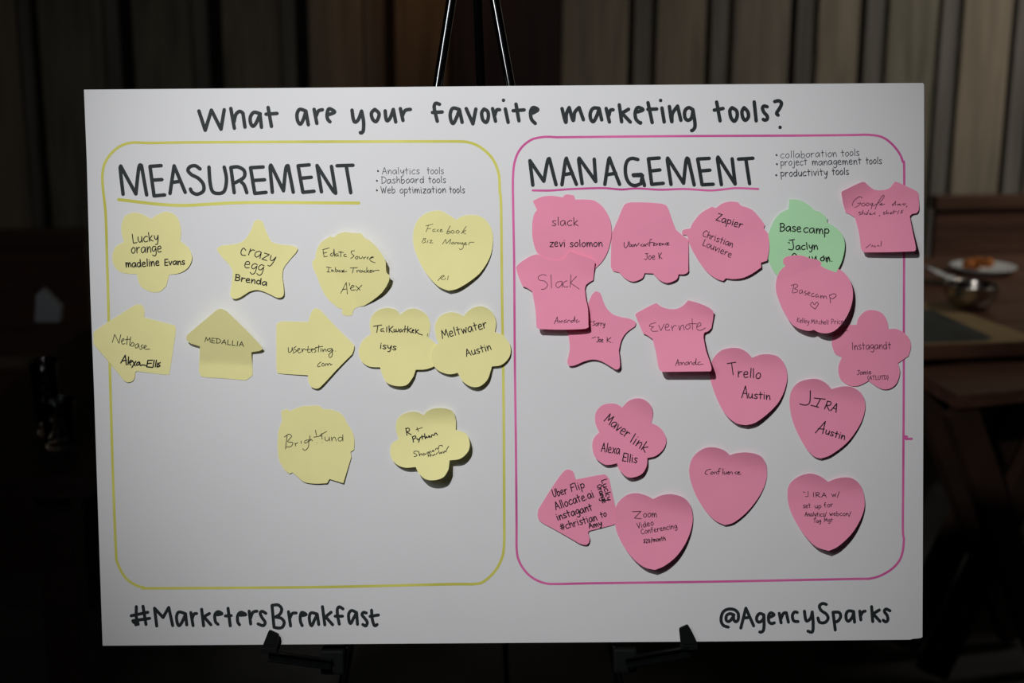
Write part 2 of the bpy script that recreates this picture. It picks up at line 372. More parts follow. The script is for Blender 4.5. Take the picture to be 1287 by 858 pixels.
lettering('handle_letter', [
 ((895, 750, K), "295,240 240,224 195,250 190,310 225,330 268,290 290,240 / 290,300 320,333 352,300 348,215 290,167 200,167 140,215 120,310 150,380 218,405; 387,417 / 455,150 / 560,388; 420,285 / 510,272; 698,240 640,222 602,270 605,320 640,338 688,300 698,242 / 700,380 690,450 660,473 642,470; 778,272 835,240 792,212 762,250 765,330 800,358 838,347; 905,220 / 930,348; 925,300 960,222 1000,212 / 1028,338; 1148,208 1110,202 1082,250 1100,320 1158,330"),
 ((1005, 750, K), "65,190 80,300 105,323 150,280 170,200 / 182,350 172,468 112,460; 360,100 310,87 267,120 290,180 360,230 383,290 340,343 270,340 247,282; 450,205 / 480,443; 450,205 530,207 553,260 520,320 475,338; 728,195 660,187 627,230 630,300 662,325 710,270 728,202 / 740,338; 810,190 / 825,308; 820,255 850,202 883,190; 970,130 / 985,330; 1073,175 / 990,225 / 1083,328; 1218,185 1165,162 1142,195 1180,250 1188,310 1160,335 1127,312"),
], 4.0, [1,2,1,1,2,1,1,1,2,1,2,2,1])
ID = lambda x, y: (x, y)
def line_part(name, s, w, m, w2=None):
    ink = Ink(None, 0.00008)
    for r in parse(s):
        for q in flatten(r, ID, 3.0): ink.run(q, w)
    return ink.done(name, m, board)
line_part('yellow_frame_line', "573,177.6 400,178.0 245,178.8 190,179.6 165,179.3 148,185.5 135,199 129.3,214 129.2,235 132.8,270 134.6,330 136,375 138.5,480 142,600 145.6,690 147.3,706 155,722 165,732 180,738 200,739 400,737.5 560,734 598,733.5 610,729 622,717.5 630,703 633.4,686 633.6,640 632.8,495 631,375 629.8,262 628.2,240 626.5,217 618,198 603,184.5 588,178.6 573,177.6", 3.4, M_YLINE)
line_part('pink_frame_line', "700,172.4 850,171.0 1000,170.3 1070,169.6 1092,169.4 1108,172 1120,180 1130,192 1134.6,203 1136.4,215 1136.2,330 1136,400 1135.8,500 1135.2,600 1134.8,665 1136,678 1133.5,697 1126,710 1112,720.5 1095,726.5 1070,727.3 900,730.6 750,732.6 700,733.6 685,732.6 672,727.5 661,718.5 652.5,705 649.4,690 649.2,655 648.4,560 647,450 646.2,330 645,262 644.8,222 647.5,201 655,186 668,175.5 684,172 700,172.4; 1138,548 1137,550 1140,548.5; 1138.5,551.5 1146,551.2", 2.9, M_PLINE)
line_part('yellow_underline', "149,250.8 162,252.2 181,254.6 205,257 233,258 262,256.5 289,255 320,254.3 350,254.3 400,254.7 451,255", 3.9, M_YLINE)
line_part('pink_underline', "669.5,239.2 690,239.4 705,238.4 720,237.4 757,236.3 781,238 800,236.7 830,238.3 860,237.4 890,239.2 905,238.4 925,236.4 953,237.4", 2.7, M_PLINE)

# ------------------------------------------------------------------ a single-line hand font (x 0.., y: 0 baseline, 10 x-height, 16 caps)
FONT = {
'a': (9, "8,9 5,10 1,7 1,2 4,0 7,4 8,9 / 9,0"), 'b': (8, "1,16 / 1.5,0 5,0 8,4 6,9 2,7"), 'c': (8, "8,9 5,10 1,6 2,1 5,0 8,1.5"), 'd': (9, "7,8 4,10 1,6 2,1 5,0 8,5 / 8,16 / 8.5,0"),
'e': (8, "1,5 7,6 6,10 2,9 1,4 3,0 8,1"), 'f': (7, "7,15 4.5,16 3,13 3,0; 0.5,9 / 6.5,9.5"), 'g': (8, "8,9 4,10 1,6 2,2 5,2 8,7 / 8,-3 5,-7 1,-5"), 'h': (8, "1,16 / 1.5,0; 1.5,5 5,10 7,8 / 8,0"),
'i': (3, "1.5,10 / 2,0; 1.5,14"), 'j': (5, "4,10 / 4,-4 2,-7 0,-5; 4,14"), 'k': (8, "1,16 / 1.5,0; 7,10 / 1.5,4 / 8,0"), 'l': (3, "1.5,16 / 2,0"), 'm': (12, "1,10 / 1.5,0 2,5 4,10 6,8 / 6.5,0 7,5 9,10 11,8 / 12,0"),
'n': (8, "1,10 / 1.5,0 2,5 5,10 7,8 / 8,0"), 'o': (8, "4.5,10 1,6 2,1 5,0 8,4 7,9 4.5,10"), 'p': (8, "1,10 / 1.5,-7; 1.2,8 5,10 8,6 6,1 1.5,2"), 'q': (8, "8,9 4,10 1,6 2,2 5,2 8,7 / 8.5,-7"), 'r': (7, "1,10 / 1.5,0; 1.5,5 4,9.5 7,9.5"),
's': (7, "7,9 4,10 1.5,8 4,5 7,3 5,0 1,1"), 't': (7, "3,15 / 4,0; 0.5,9.5 / 7,10"), 'u': (8, "1,10 1,3 4,0 7,4 7.5,10 / 8,0"), 'v': (8, "1,10 / 4,0 / 8,10"), 'w': (11, "1,10 / 3.5,0 / 6,8 / 8.5,0 / 11,10"), 'x': (8, "1,10 / 8,0; 8,10 / 1,0"),
'y': (8, "1,10 2,4 5,3 8,10 / 7,0 5,-6 2,-6"), 'z': (8, "1,10 / 8,10 / 1,0 / 8,0"),
'A': (10, "0.5,0 / 5,16 / 10,0; 2,6 / 8.5,6"), 'B': (9, "1,16 / 1,0; 0,15 5,16 8,12 5,8.5 2,8.5 / 7,8 9,4 5,0 0.5,0"), 'C': (9, "9,14 5,16 1,10 2,2 6,0 9,2"), 'D': (10, "1,16 / 1.5,0; 0,16 6,15 10,9 7,2 1,0"), 'E': (8, "8,16 / 1,16 / 1,0 / 8,0; 1,8 / 7,8"),
'F': (8, "8,16 / 1,15 / 1,0; 0.5,8 / 6.5,8.5"), 'G': (10, "9,14 5,16 1,10 2,2 6,0 9,3 / 9,8 / 5,8"), 'H': (10, "1,16 / 1,0; 9,16 / 9,0; 1,8 / 9,8.5"), 'I': (4, "2,16 / 2,0"), 'J': (9, "8,16 8,4 5,0 1,2; 4,16 / 11,16"), 'K': (9, "1,16 / 1.5,0; 9,16 / 1.5,7 / 9,0"), 'L': (8, "1,16 / 1.5,0 / 8,0.5"),
'M': (12, "0.5,0 / 2,16 / 6,5 / 10,16 / 12,0"), 'N': (10, "1,0 / 1,16 / 9,0 / 9,16"), 'O': (10, "5,16 1,12 1,4 5,0 9,4 9,12 5,16"), 'P': (9, "1,16 / 1.5,0; 0.5,15 6,16 9,12 6,8 1.5,7"), 'Q': (10, "5,16 1,12 1,4 5,0 9,4 9,12 5,16; 6,4 / 10,-1"), 'R': (10, "1,16 / 1.5,0; 0.5,15 6,16 8,12 6,8.5 1.5,8 / 10,0"),
'S': (9, "8,14 5,16 1.5,13 4,9 8,5 6,1 1,1"), 'T': (10, "0,15.5 / 10,16; 5,16 / 5,0"), 'U': (9, "1,16 1,4 4,0 8,4 8.5,16"), 'V': (9, "1,16 / 5,0 / 9,16"), 'W': (13, "0.5,16 / 3.5,0 / 6.5,12 / 9.5,0 / 13,16"), 'Z': (9, "1,16 / 9,16 / 0.5,0 / 9,0"),
'.': (3, "1.5,0.5"), ',': (3, "2,1 / 1,-3"), '-': (7, "1,6 / 6,6.5"), '/': (6, "0,-3 / 6,16"), '(': (4, "4,17 1,8 4,-3"), ')': (4, "0,17 3,8 0,-3"), '#': (9, "3,13 / 2,0; 7,13 / 6,0; 0,8.5 / 9,9.5; 0,4 / 9,5"), '$': (7, "6,12 2,12 5,7 6,3 1,2; 4,15 / 3,-1"), '+': (8, "4,11 / 4,1; 0,6 / 8,6.5"),
'0': (8, "4,14 1,7 4,0 7,7 4,14"), '2': (8, "1,12 4,15 7,11 1,0 / 8,0"), ' ': (6, ""), '*': (6, "3,6"),
}
def write(ink, T, text, x0, y0, x1, y1, xh, w, slant=0.0, jit=0.5):
    """text along the baseline (x0,y0)-(x1,y1), x-height xh, all in the coordinates T understands"""
    gap = 1.9; tot = sum(FONT[c][0] + gap for c in text) - gap
    dx, dy = (x1 - x0) / tot, (y1 - y0) / tot
    L = math.hypot(dx, dy); ux, uy = dx / L, dy / L; nx, ny = uy, -ux
    cur = 0.0
    for c in text:
        adv, s = FONT[c]
        jy = random.uniform(-jit, jit); js = random.uniform(-0.05, 0.05)
        def G(gx, gy, cur=cur, jy=jy, js=js):
            a = (cur + gx) * L + (slant + js) * gy * xh / 10; h = (gy + jy) * xh / 10
            return T(x0 + ux * a + nx * h, y0 + uy * a + ny * h)
        if s: ink.draw(s, G, w)
        cur += adv + gap
ink = Ink(None, 0.0001)
T = crop(465, 200, 9.9)
for t, a, b, c, d in [("Analytics", 150, 187, 615, 184), ("tools", 705, 180, 915, 180), ("Dashboard", 140, 300, 670, 293), ("tools", 725, 293, 940, 293), ("Web", 135, 422, 310, 420), ("optimization", 368, 420, 940, 416), ("tools", 985, 417, 1175, 415)]:
    write(ink, T, t, a, b, c, d, 52, 0.75)
for c in ((98, 145), (85, 266), (85, 385)): ink.disc(Vector(T(*c)), 1.15)
ink.done('small_bullet_text', M_SMALL, board)
ink = Ink(None, 0.0001)
T = crop(965, 180, 8.58)
for t, a, b, c, d in [("collaboration", 135, 160, 742, 142), ("tools", 790, 140, 985, 134), ("project", 137, 240, 420, 232), ("management", 475, 236, 1005, 224), ("tools", 1055, 222, 1225, 220), ("productivity", 137, 357, 640, 342), ("tools", 690, 338, 870, 334)]:
    write(ink, T, t, a, b, c, d, 46, 0.8)
for c in ((93, 125), (97, 223), (90, 342)): ink.disc(Vector(T(*c)), 1.2)
ink.done('small_bullet_text', M_SMALL, board)

# ------------------------------------------------------------------ sticky notes
KZ = 7.154
def outline_px(s, T):
    segs = parse(s)[0]; pts = []; closed_smooth = len(segs) == 1
    if closed_smooth: return catmull([T(*p) for p in segs[0]], closed=True, step=1.6)
    first = segs[0][0]; last = None
    for g in segs:
        q = ([last] if last else []) + g; last = g[-1]
        q = [T(*p) for p in q]
        if len(q) == 2: pts += [Vector(q[0]), (Vector(q[0]) + Vector(q[1])) / 2]
        elif len(q) > 2: pts += catmull(q, step=1.6)[:-1]
    if (Vector(T(*last)) - Vector(T(*first))).length > 0.5: pts.append(Vector(T(*last)))
    return pts
def sticky(label, origin, outline, color, texts, bends, z0=0.35, group=None, ink_m=None):
    T = crop(origin[0], origin[1], KZ)
    px = outline_px(outline, T)
    flat = [on_board(p.x, p.y) for p in px]
    cx = sum(p.x for p in flat) / len(flat); cy = sum(p.y for p in flat) / len(flat)
    bb = []
    for deg, t0, lift, pw in bends:
        lift *= 1.15
        d = Vector((math.cos(R(deg)), math.sin(R(deg))))
        ss = [p.x * d.x + p.y * d.y for p in flat]; lo, hi = min(ss), max(ss)
        bb.append((d, lo + (hi - lo) * t0, hi, lift / 1000, pw))
    def surf(x, y):
        z = z0 / 1000
        for d, a, b, L, pw in bb:
            s = (x * d.x + y * d.y - a) / (b - a)
            if s > 0: z += L * min(s, 1.2) ** pw
        return z
    bm = bmesh.new()
    f = bm.faces.new([bm.verts.new((p.x, p.y, 0)) for p in flat])
    f.normal_update()
    bmesh.ops.triangulate(bm, faces=[f], ngon_method='EAR_CLIP')
    for ax in (0, 1):
        vals = [p[ax] for p in flat]; a, b = min(vals), max(vals); n = int((b - a) / 0.0042) + 1
        for k in range(1, n):
            c = [0, 0, 0]; nn = [0, 0, 0]; c[ax] = a + (b - a) * k / n; nn[ax] = 1
            bmesh.ops.bisect_plane(bm, geom=bm.verts[:] + bm.edges[:] + bm.faces[:], plane_co=c, plane_no=nn)
    # flat plane coordinates are the sight-line footprints; lift them on to the curled sheet
    for v in bm.verts:
        q = _co + (v.co - _co) * 1.0
        d = (v.co - _co); z = 0.0
        for _ in range(4):
            p = _co + d * ((z - _co.z) / d.z); z = surf(p.x, p.y)
        p = _co + d * ((z - _co.z) / d.z); v.co = Vector((p.x - cx, p.y - cy, z))
    for f in bm.faces:
        f.normal_update()
        if f.normal.z < 0: f.normal_flip()
    me = bpy.data.meshes.new('sticky_note'); bm.to_mesh(me); bm.free()
    o = link('sticky_note', me, color, None, BOARD_M @ Matrix.Translation((cx, cy, 0)), smooth=True)
    so = o.modifiers.new('thickness', 'SOLIDIFY'); so.thickness = 0.00013; so.offset = -1
    es = o.modifiers.new('crisp_edge', 'EDGE_SPLIT'); es.split_angle = R(40)
    tag(o, label, 'sticky note', group)
    ink = None; words = 0
    for i, t in enumerate(texts):            # one part per written word
        if ink is None: ink = Ink(surf, 0.00012)
        if len(t) == 2: ink.draw(t[0], T, t[1] * (1.2 if t[1] > 0.92 else 1.0))
        else: write(ink, T, *t[:6], t[6] * (1.22 if t[6] > 0.92 else 1.0), *t[7:])
        ink.done('handwritten_word', ink_m or M_PEN, o, Matrix.Translation((-cx, -cy, 0))); ink = None
    return o
Y, P, G = M_YEL, M_PINK, M_GREEN
GY, GP = 'yellow sticky notes on the board', 'pink sticky notes on the board'

sticky('flat yellow flower-shaped sticky note at the top left of the yellow frame', (130, 255),
 "690,340 697,240 660,125 570,78 480,108 / 425,145 / 370,110 280,86 195,118 160,200 / 165,280 185,350 / 110,395 80,480 95,560 150,620 240,638 / 300,640 / 318,715 350,762 430,800 510,795 565,745 / 592,645 / 690,628 765,575 797,490 770,405 / 690,340", Y,
 [("Lucky", 262, 360, 495, 340, 50, 1.0), ("orange", 248, 452, 520, 440, 52, 1.0), ("madeline", 200, 578, 500, 562, 40, 1.15), ("Evans", 548, 560, 730, 552, 34, 1.15)],
 [(-30, 0.8, 1.2, 1.5)], group=GY)
sticky('yellow star-shaped sticky note between the upper flower and the torn-edged round note', (260, 270),
 "455,42 500,60 525,130 560,205 / 590,245 660,265 760,275 815,300 800,340 / 740,410 690,480 678,560 / 690,650 688,725 640,745 570,715 / 500,685 440,675 380,690 / 290,745 235,752 208,715 / 222,610 230,510 195,440 / 130,370 92,310 130,275 / 230,265 310,245 360,200 / 400,130 425,60", Y,
 [("350,318 330,298 308,325 312,358 348,364", 1.0), ("razy", 365, 355, 600, 430, 58, 0.95, 0.1), ("egg", 330, 470, 500, 510, 58, 0.95), ("Brenda", 252, 585, 535, 635, 34, 1.15)],
 [(270, 0.35, 3.0, 1.6), (0, 0.8, 1.2, 1.5)], group=GY)
sticky('yellow round sticky note with uneven leafy edge and a lower-left crease', (380, 280),
 "250,120 / 280,128 330,95 390,82 / 450,90 530,92 / 560,135 600,155 / 660,210 720,290 750,350 / 755,440 785,470 / 775,530 720,620 640,690 555,745 / 480,765 455,800 450,830 / 395,835 358,815 362,780 / 290,740 215,665 165,575 / 130,480 95,400 92,345 115,325 / 128,250 165,180 250,120", Y,
 [("240,225 / 185,240 / 195,305 / 225,300; 188,272 / 220,265; 270,270 250,285 265,300 280,285 / 285,235 / 290,300; 315,275 295,285 305,300 320,285 / 325,300; 345,255 / 345,305; 325,262 / 370,265; 390,280 372,290 378,303 398,302", 0.85), ("470,250 440,255 445,280 465,295 435,320; 490,300 475,315 492,325 500,305 490,300; 510,300 515,320 535,315 540,302; 550,310 / 552,325; 552,318 570,305; 595,305 580,315 590,325; 605,320 640,308 625,305 605,325 620,345 655,358", 0.85), ("215,395 / 260,405; 238,398 / 232,440; 220,440 / 250,442; 262,420 / 265,440 272,422 285,440; 298,400 / 300,440 320,430 305,420; 335,425 325,435 340,440 345,428; 355,425 / 375,440; 375,422 / 355,442 400,435", 0.85), ("430,405 / 495,402; 460,405 / 450,450; 490,425 / 492,445; 492,432 510,425; 530,425 512,435 530,445 538,428 / 545,440; 565,428 550,438 568,445; 580,400 / 578,445; 598,425 582,435 600,445; 605,435 625,428 612,425 608,445 630,440; 635,425 / 638,440 650,428 690,425", 0.85), ("345,632 / 395,535 / 405,640; 365,600 / 400,592; 422,540 / 425,565; 430,590 465,570 450,560 435,580 440,605 475,600; 480,565 / 520,605; 535,560 / 485,610", 0.85)],
 [(35, 0.30, 10.0, 1.03)], group=GY)
sticky('yellow heart-shaped sticky note at the top right of the yellow frame', (505, 255),
 "490,152 / 440,120 370,78 310,68 220,92 140,160 103,270 110,400 165,540 240,660 330,750 420,788 / 500,770 610,705 710,620 790,490 820,350 808,240 760,160 690,115 600,108 530,125 490,152", Y,
 [("240,200 / 218,260; 215,205 / 280,190; 228,232 / 262,228; 300,235 280,240 280,258 298,250 / 305,258; 330,238 315,248 330,258; 345,250 362,240 350,238 345,258 370,255; 435,205 / 405,265 425,250 435,262 415,278 400,272; 455,245 440,262 460,272 472,255 455,245; 500,245 485,262 505,272 517,255 500,245; 578,210 / 535,275; 575,245 / 545,262 / 575,278", 0.78), ("200,320 / 180,352; 192,320 215,318 205,335 215,350 188,360; 235,335 / 228,358; 250,335 / 272,335 / 250,358 / 280,358", 0.78), ("365,370 / 395,325 / 400,365 / 440,325 / 430,370; 465,350 445,360 455,370 470,355 / 478,370 485,355 500,355 / 500,370; 512,352 505,362 515,368 524,355 / 528,368; 548,355 535,362 540,372 550,358 / 552,400 530,418 515,410; 560,370 580,360 570,355 560,375 585,375; 600,375 / 610,355 650,352", 0.78), ("325,697 360,655 382,655 350,678 375,690; 390,672 / 385,690; 418,655 / 410,692", 0.85)],
 [(275, 0.3, 5.5, 1.6)], group=GY, ink_m=M_GPEN)
sticky('yellow arrow-shaped sticky note pointing left at the left edge of the board', (105, 370),
 "545,205 / 790,270 825,285 830,330 / 775,690 755,718 720,720 / 480,690 / 465,700 460,745 440,778 395,790 360,770 / 240,620 110,470 90,430 90,370 / 115,320 430,115 490,90 530,100 548,145 / 545,205", Y,
 [("258,430 / 280,358 / 318,438 / 335,360; 340,425 365,405 355,395 340,420 350,445 372,440; 395,375 / 388,450; 375,405 / 420,400; 425,380 / 415,455 440,430 455,445 440,465 420,458; 490,440 465,455 468,480 485,475 495,445 / 500,480; 535,450 515,465 530,480 515,492 505,488; 540,480 565,465 555,455 540,475 555,490 595,490", 0.85), ("335,615 / 375,545 / 385,632; 345,598 / 385,590; 405,560 / 400,630; 415,615 435,600 425,590 412,612 425,635; 440,595 / 465,640; 470,600 / 435,655; 500,605 480,615 478,635 495,630 505,608 / 510,638 530,632 562,638", 1.3), ("620,590 / 578,592 / 568,650 / 620,655; 573,620 / 610,617; 635,590 / 625,650; 655,590 / 645,650; 668,615 / 660,650; 690,612 668,625 688,640 665,652", 1.3)],
 [(215, 0.55, 1.2, 1.5)], group=GY)
sticky('shaded yellow house-shaped arrow sticky note pointing up, creased near its bottom', (225, 375),
 "330,110 375,92 430,115 / 620,300 740,430 750,455 720,472 / 650,482 / 662,660 650,700 600,735 / 400,718 220,705 190,680 180,650 / 188,430 / 100,400 65,365 75,325 / 330,110", Y,
 [("MEDALLIA", 230, 388, 580, 432, 26, 0.85)],
 [(86, 0.22, 14.0, 1.02)], z0=0.5, group=GY)
sticky('yellow arrow-shaped sticky note pointing right in the middle of the yellow frame', (335, 375),
 "375,210 / 400,130 430,92 470,95 500,120 / 640,270 770,400 788,440 770,500 / 640,630 500,780 450,810 400,795 / 378,750 372,690 / 130,675 95,655 88,600 / 88,270 98,225 140,205 / 375,210", Y,
 [("195,440 200,485 225,470 230,440 / 240,480; 265,430 245,450 270,470 240,492; 275,470 300,455 290,445 278,465 290,488 310,480; 318,450 / 322,480 330,455 345,452; 345,462 / 405,455; 375,430 / 370,480 395,480; 400,468 425,455 410,450 402,470 415,485; 445,445 430,455 445,470 430,485; 470,420 / 465,480; 440,440 / 505,430; 490,448 / 488,478; 505,455 / 508,478 520,455 535,458 / 535,475; 590,450 560,450 545,465 565,475 590,455 / 590,510 570,530 560,505 600,465; 620,472", 0.85), ("490,570 465,590 460,612 485,608; 510,580 495,595 505,608 522,598 510,580; 530,605 535,585 548,588 / 550,602 560,585 572,585 575,598 590,590", 0.85)],
 [(300, 0.35, 3.2, 1.5)], group=GY)
sticky('yellow flower-shaped sticky note left of its overlapping twin beside the pink frame', (440, 375),
 "450,145 / 410,100 320,85 230,120 180,200 185,320 / 110,385 78,470 100,560 170,610 270,618 / 285,670 330,755 420,787 510,775 570,700 / 590,640 / 680,636 760,605 810,540 810,440 / 705,350 / 720,240 690,150 600,95 520,100 450,145", Y,
 [("210,250 / 285,238; 250,242 / 240,305; 300,270 280,275 278,295 298,290 / 305,300; 330,255 / 328,300; 350,245 / 352,305; 385,250 / 352,280 / 385,305; 395,275 395,300 410,295 412,275 / 420,300 435,290 435,272; 460,275 445,285 450,303 468,285 / 472,300; 495,245 / 490,302; 475,280 510,272; 520,250 / 515,305; 550,265 / 520,285 / 550,308; 555,295 575,285 565,278 555,300 575,308; 590,275 / 590,312; 615,280 / 592,298 / 620,318 / 650,328", 0.95), ("isys", 265, 448, 412, 462, 34, 1.05), ("700,315 693,340", 0.7)],
 [(272, 0.28, 6.0, 1.6), (90, 0.84, 1.6, 1.7)], group=GY)
sticky('yellow flower-shaped sticky note overlapping its left twin', (530, 375),
 "375,160 / 330,135 250,125 160,165 120,250 130,350 / 152,400 / 95,460 90,560 140,640 240,680 325,668 / 365,740 440,790 520,790 590,730 620,650 / 632,610 / 720,595 790,520 795,420 735,330 / 658,300 / 668,210 630,120 550,72 470,80 410,120 / 375,160", Y,
 [("Meltwater", 185, 358, 588, 262, 46, 1.0, 0.05), ("Austin", 402, 522, 625, 460, 40, 1.0)],
 [(270, 0.28, 5.2, 1.6), (84, 0.82, 2.2, 1.7)], z0=1.9, group=GY)
sticky('yellow round sticky note with jagged bottom right edge below the right-pointing arrow', (335, 500),
 "130,120 / 180,100 210,118 / 300,80 400,68 480,70 / 510,100 / 600,108 680,150 720,220 / 770,300 790,380 785,465 / 755,485 / 762,530 / 690,765 / 565,728 / 545,765 / 440,770 340,755 270,700 230,668 / 205,680 160,645 / 115,560 100,450 105,300 / 140,200 / 130,120", Y,
 [("185,335 / 170,458; 160,350 200,325 225,345 190,390 235,400 220,435 172,440; 255,405 / 262,432; 258,415 280,400; 312,388 / 312,408; 375,375 345,385 345,405 370,395 380,378 / 375,440 345,470 325,455; 390,340 / 388,385 400,370 412,385; 440,290 448,335; 425,352 490,340", 0.85), ("480,335 540,300; 495,318 500,370", 0.85), ("und", 520, 385, 690, 385, 36, 0.8), ("452,402; 500,400", 0.8)],
 [(290, 0.4, 2.6, 1.6)], group=GY)
sticky('yellow flower-shaped sticky note lowest in the yellow frame, with a deep shadow', (475, 500),
 "410,155 / 350,125 270,130 190,170 160,260 185,370 / 120,420 115,520 160,590 240,625 340,620 / 370,680 430,730 510,738 590,710 635,640 / 645,560 / 740,545 810,480 825,400 790,320 700,285 / 700,200 670,120 590,92 500,95 440,120 / 410,155", Y,
 [("R", 255, 335, 300, 330, 40, 1.0), ("350,265 365,300; 342,285 400,265", 0.9), ("310,350 / 320,397; 308,350 335,340 340,355 320,370; 350,360 355,375 375,365 / 380,355 / 365,397; 395,335 / 400,370; 385,352 / 415,345; 420,322 / 425,365 435,345 / 445,357; 460,338 453,350 470,352 460,338; 480,352 / 485,330 500,335 / 505,335 515,315 525,318 535,332", 1.1), ("360,480 330,478 322,495 345,505 350,520 325,526; 365,478 / 375,520 378,505 390,500 / 395,515; 415,495 402,505 410,515 425,500 / 430,508; 440,503 / 445,488 455,485 / 460,498 465,480 475,478 / 480,490; 495,468 488,480 505,478 495,468; 515,468 520,455 535,450 / 540,462; 545,455 550,430 575,425 580,436", 0.92), ("450,498 / 455,527; 470,498 / 475,528; 450,520 / 485,510; 500,512 490,518 500,517 510,502 / 515,510; 525,508 / 530,495 540,492; 545,473 / 555,502; 570,485 560,495 575,495 570,485; 585,480 590,495 600,475 / 610,485 / 618,460 / 637,432", 0.9)],
 [(292, 0.22, 14.0, 1.45), (80, 0.76, 4.0, 1.7)], group=GY)
# ---- pink
sticky('pink pumpkin-shaped sticky note at the top left of the pink frame', (650, 235),
 "140,125 / 220,88 310,78 410,92 / 430,70 460,66 510,75 / 522,112 / 620,112 700,125 780,190 835,300 848,420 820,560 770,660 700,735 / 600,760 480,745 380,680 260,650 180,590 140,470 135,340 150,250 178,205 / 140,125", P,
 [("slack", 308, 345, 548, 345, 46, 0.9), ("zevi", 290, 535, 430, 535, 40, 0.95), ("solomon", 472, 535, 765, 532, 38, 0.95)],
 [(350, 0.6, 1.0, 1.5)], group=GP)
sticky('pink car-shaped sticky note at the top, between the pumpkin shape and the jagged round one', (755, 245),
 "270,66 400,66 530,75 / 580,88 605,120 640,220 675,310 / 735,362 / 790,400 / 788,640 785,690 750,712 700,712 / 680,760 600,790 530,765 470,705 / 395,702 / 370,750 290,778 220,750 165,695 / 110,680 90,640 / 95,420 105,330 / 150,230 195,120 225,78 270,66", P,
 [("212,425 210,455 225,475 245,450 248,420; 258,420 / 258,462 275,455 268,440; 285,445 275,455 288,465 298,445; 300,462 / 312,440 320,460 345,430", 0.9), ("375,440 358,452 375,462; 390,440 382,458 400,455 390,440; 405,460 410,440 425,440 / 428,455; 460,400 445,400 440,460; 425,430 475,425; 475,445 490,435 478,432 475,455 490,450; 500,432 / 502,452 515,435; 525,445 540,435 528,432 525,452 542,450; 550,432 / 552,450 562,435 570,450; 592,430 578,440 592,450; 598,442 612,430 600,428 598,450 615,448", 0.85), ("Joe K", 390, 582, 552, 575, 34, 0.85)],
 [(285, 0.4, 3.0, 1.6)], z0=0.6, group=GP)
sticky('pink round sticky note with jagged bottom edge left of the green one', (855, 245),
 "285,105 / 320,118 / 380,75 450,58 520,65 / 545,95 / 640,130 710,200 760,270 / 750,300 / 792,350 / 800,470 780,590 / 725,608 / 728,650 / 640,710 560,745 480,755 410,748 / 385,772 / 320,750 240,690 170,600 110,500 80,430 / 60,365 20,355 25,315 90,300 / 120,240 190,160 285,105", P,
 [("Zapier", 318, 225, 550, 300, 40, 0.95), ("Christian", 195, 368, 465, 470, 36, 0.9), ("Louviere", 195, 450, 450, 562, 36, 0.9)],
 [(300, 0.5, 2.6, 1.5)], z0=1.5, group=GP)
sticky('green apple-shaped sticky note partly covered by a pink one', (950, 240),
 "300,75 / 380,80 460,115 530,175 / 580,190 640,245 / 640,285 / 720,330 780,400 800,490 780,610 735,710 680,790 600,860 450,880 300,840 195,765 / 140,690 105,580 98,470 115,380 / 160,270 220,200 295,160 / 300,75", G,
 [("Base", 215, 360, 405, 365, 44, 1.15), ("camp", 425, 372, 655, 385, 44, 1.15), ("J", 290, 535, 350, 525, 55, 1.1), ("aclyn", 358, 528, 555, 522, 38, 1.1), ("290,462 305,468", 1.0), ("330,600 325,580 345,560 365,575", 1.1), ("480,590 485,620; 505,590 520,620 540,585 / 545,625", 1.1), ("on.", 575, 628, 690, 632, 36, 1.15), ("610,580 / 612,625; 640,640 / 655,590", 1.0)],
 [(330, 0.5, 1.8, 1.6)], z0=2.2)
sticky('pink shirt-shaped sticky note at the top right corner of the pink frame', (1040, 215),
 "125,190 / 140,178 290,105 335,98 / 380,140 430,168 500,170 560,150 600,100 / 625,96 720,140 800,180 820,205 / 822,340 800,378 / 760,385 / 740,405 / 765,540 795,690 780,720 / 560,728 340,730 / 312,718 300,680 / 280,540 245,415 / 200,388 165,375 / 140,290 125,190", P,
 [("310,240 285,230 240,265 225,305 250,325 290,300 300,285 / 270,290; 325,285 305,300 320,315 340,300 325,285; 355,285 345,305 365,310 375,290 355,285; 405,288 385,298 395,310 408,290 / 392,340; 412,312 480,270 510,222 490,225 450,290 428,342; 465,302 490,288 478,306 515,295", 0.78), ("600,290 580,300 590,310 612,270 / 612,308; 625,295 / 630,305 645,295; 655,293 640,303 665,305; 690,290 675,297 690,305 / 705,290; 715,310 708,325", 0.78), ("300,365 280,372 300,385 285,395; 310,365 / 308,390; 320,350 / 318,385; 330,375 / 332,390; 355,375 340,385 355,390 370,350; 375,385 390,375 380,390 410,385; 430,370 415,380 430,388; 470,395 465,405", 0.78), ("520,365 500,375 520,382 505,390; 535,350 / 530,385 545,370 / 548,385; 560,380 575,370 565,385 580,382; 600,350 / 590,385; 580,368 620,362; 640,355 630,385; 680,350 660,360 675,370 655,378", 0.78), ("345,690 / 390,655; 395,680 405,665 410,680; 430,668 420,678 432,680; 445,675 460,665 / 465,678; 485,630 / 480,675", 0.8)],
 [(280, 0.28, 10.5, 1.35), (125, 0.78, 4.0, 1.6)], group=GP, ink_m=M_PPEN)
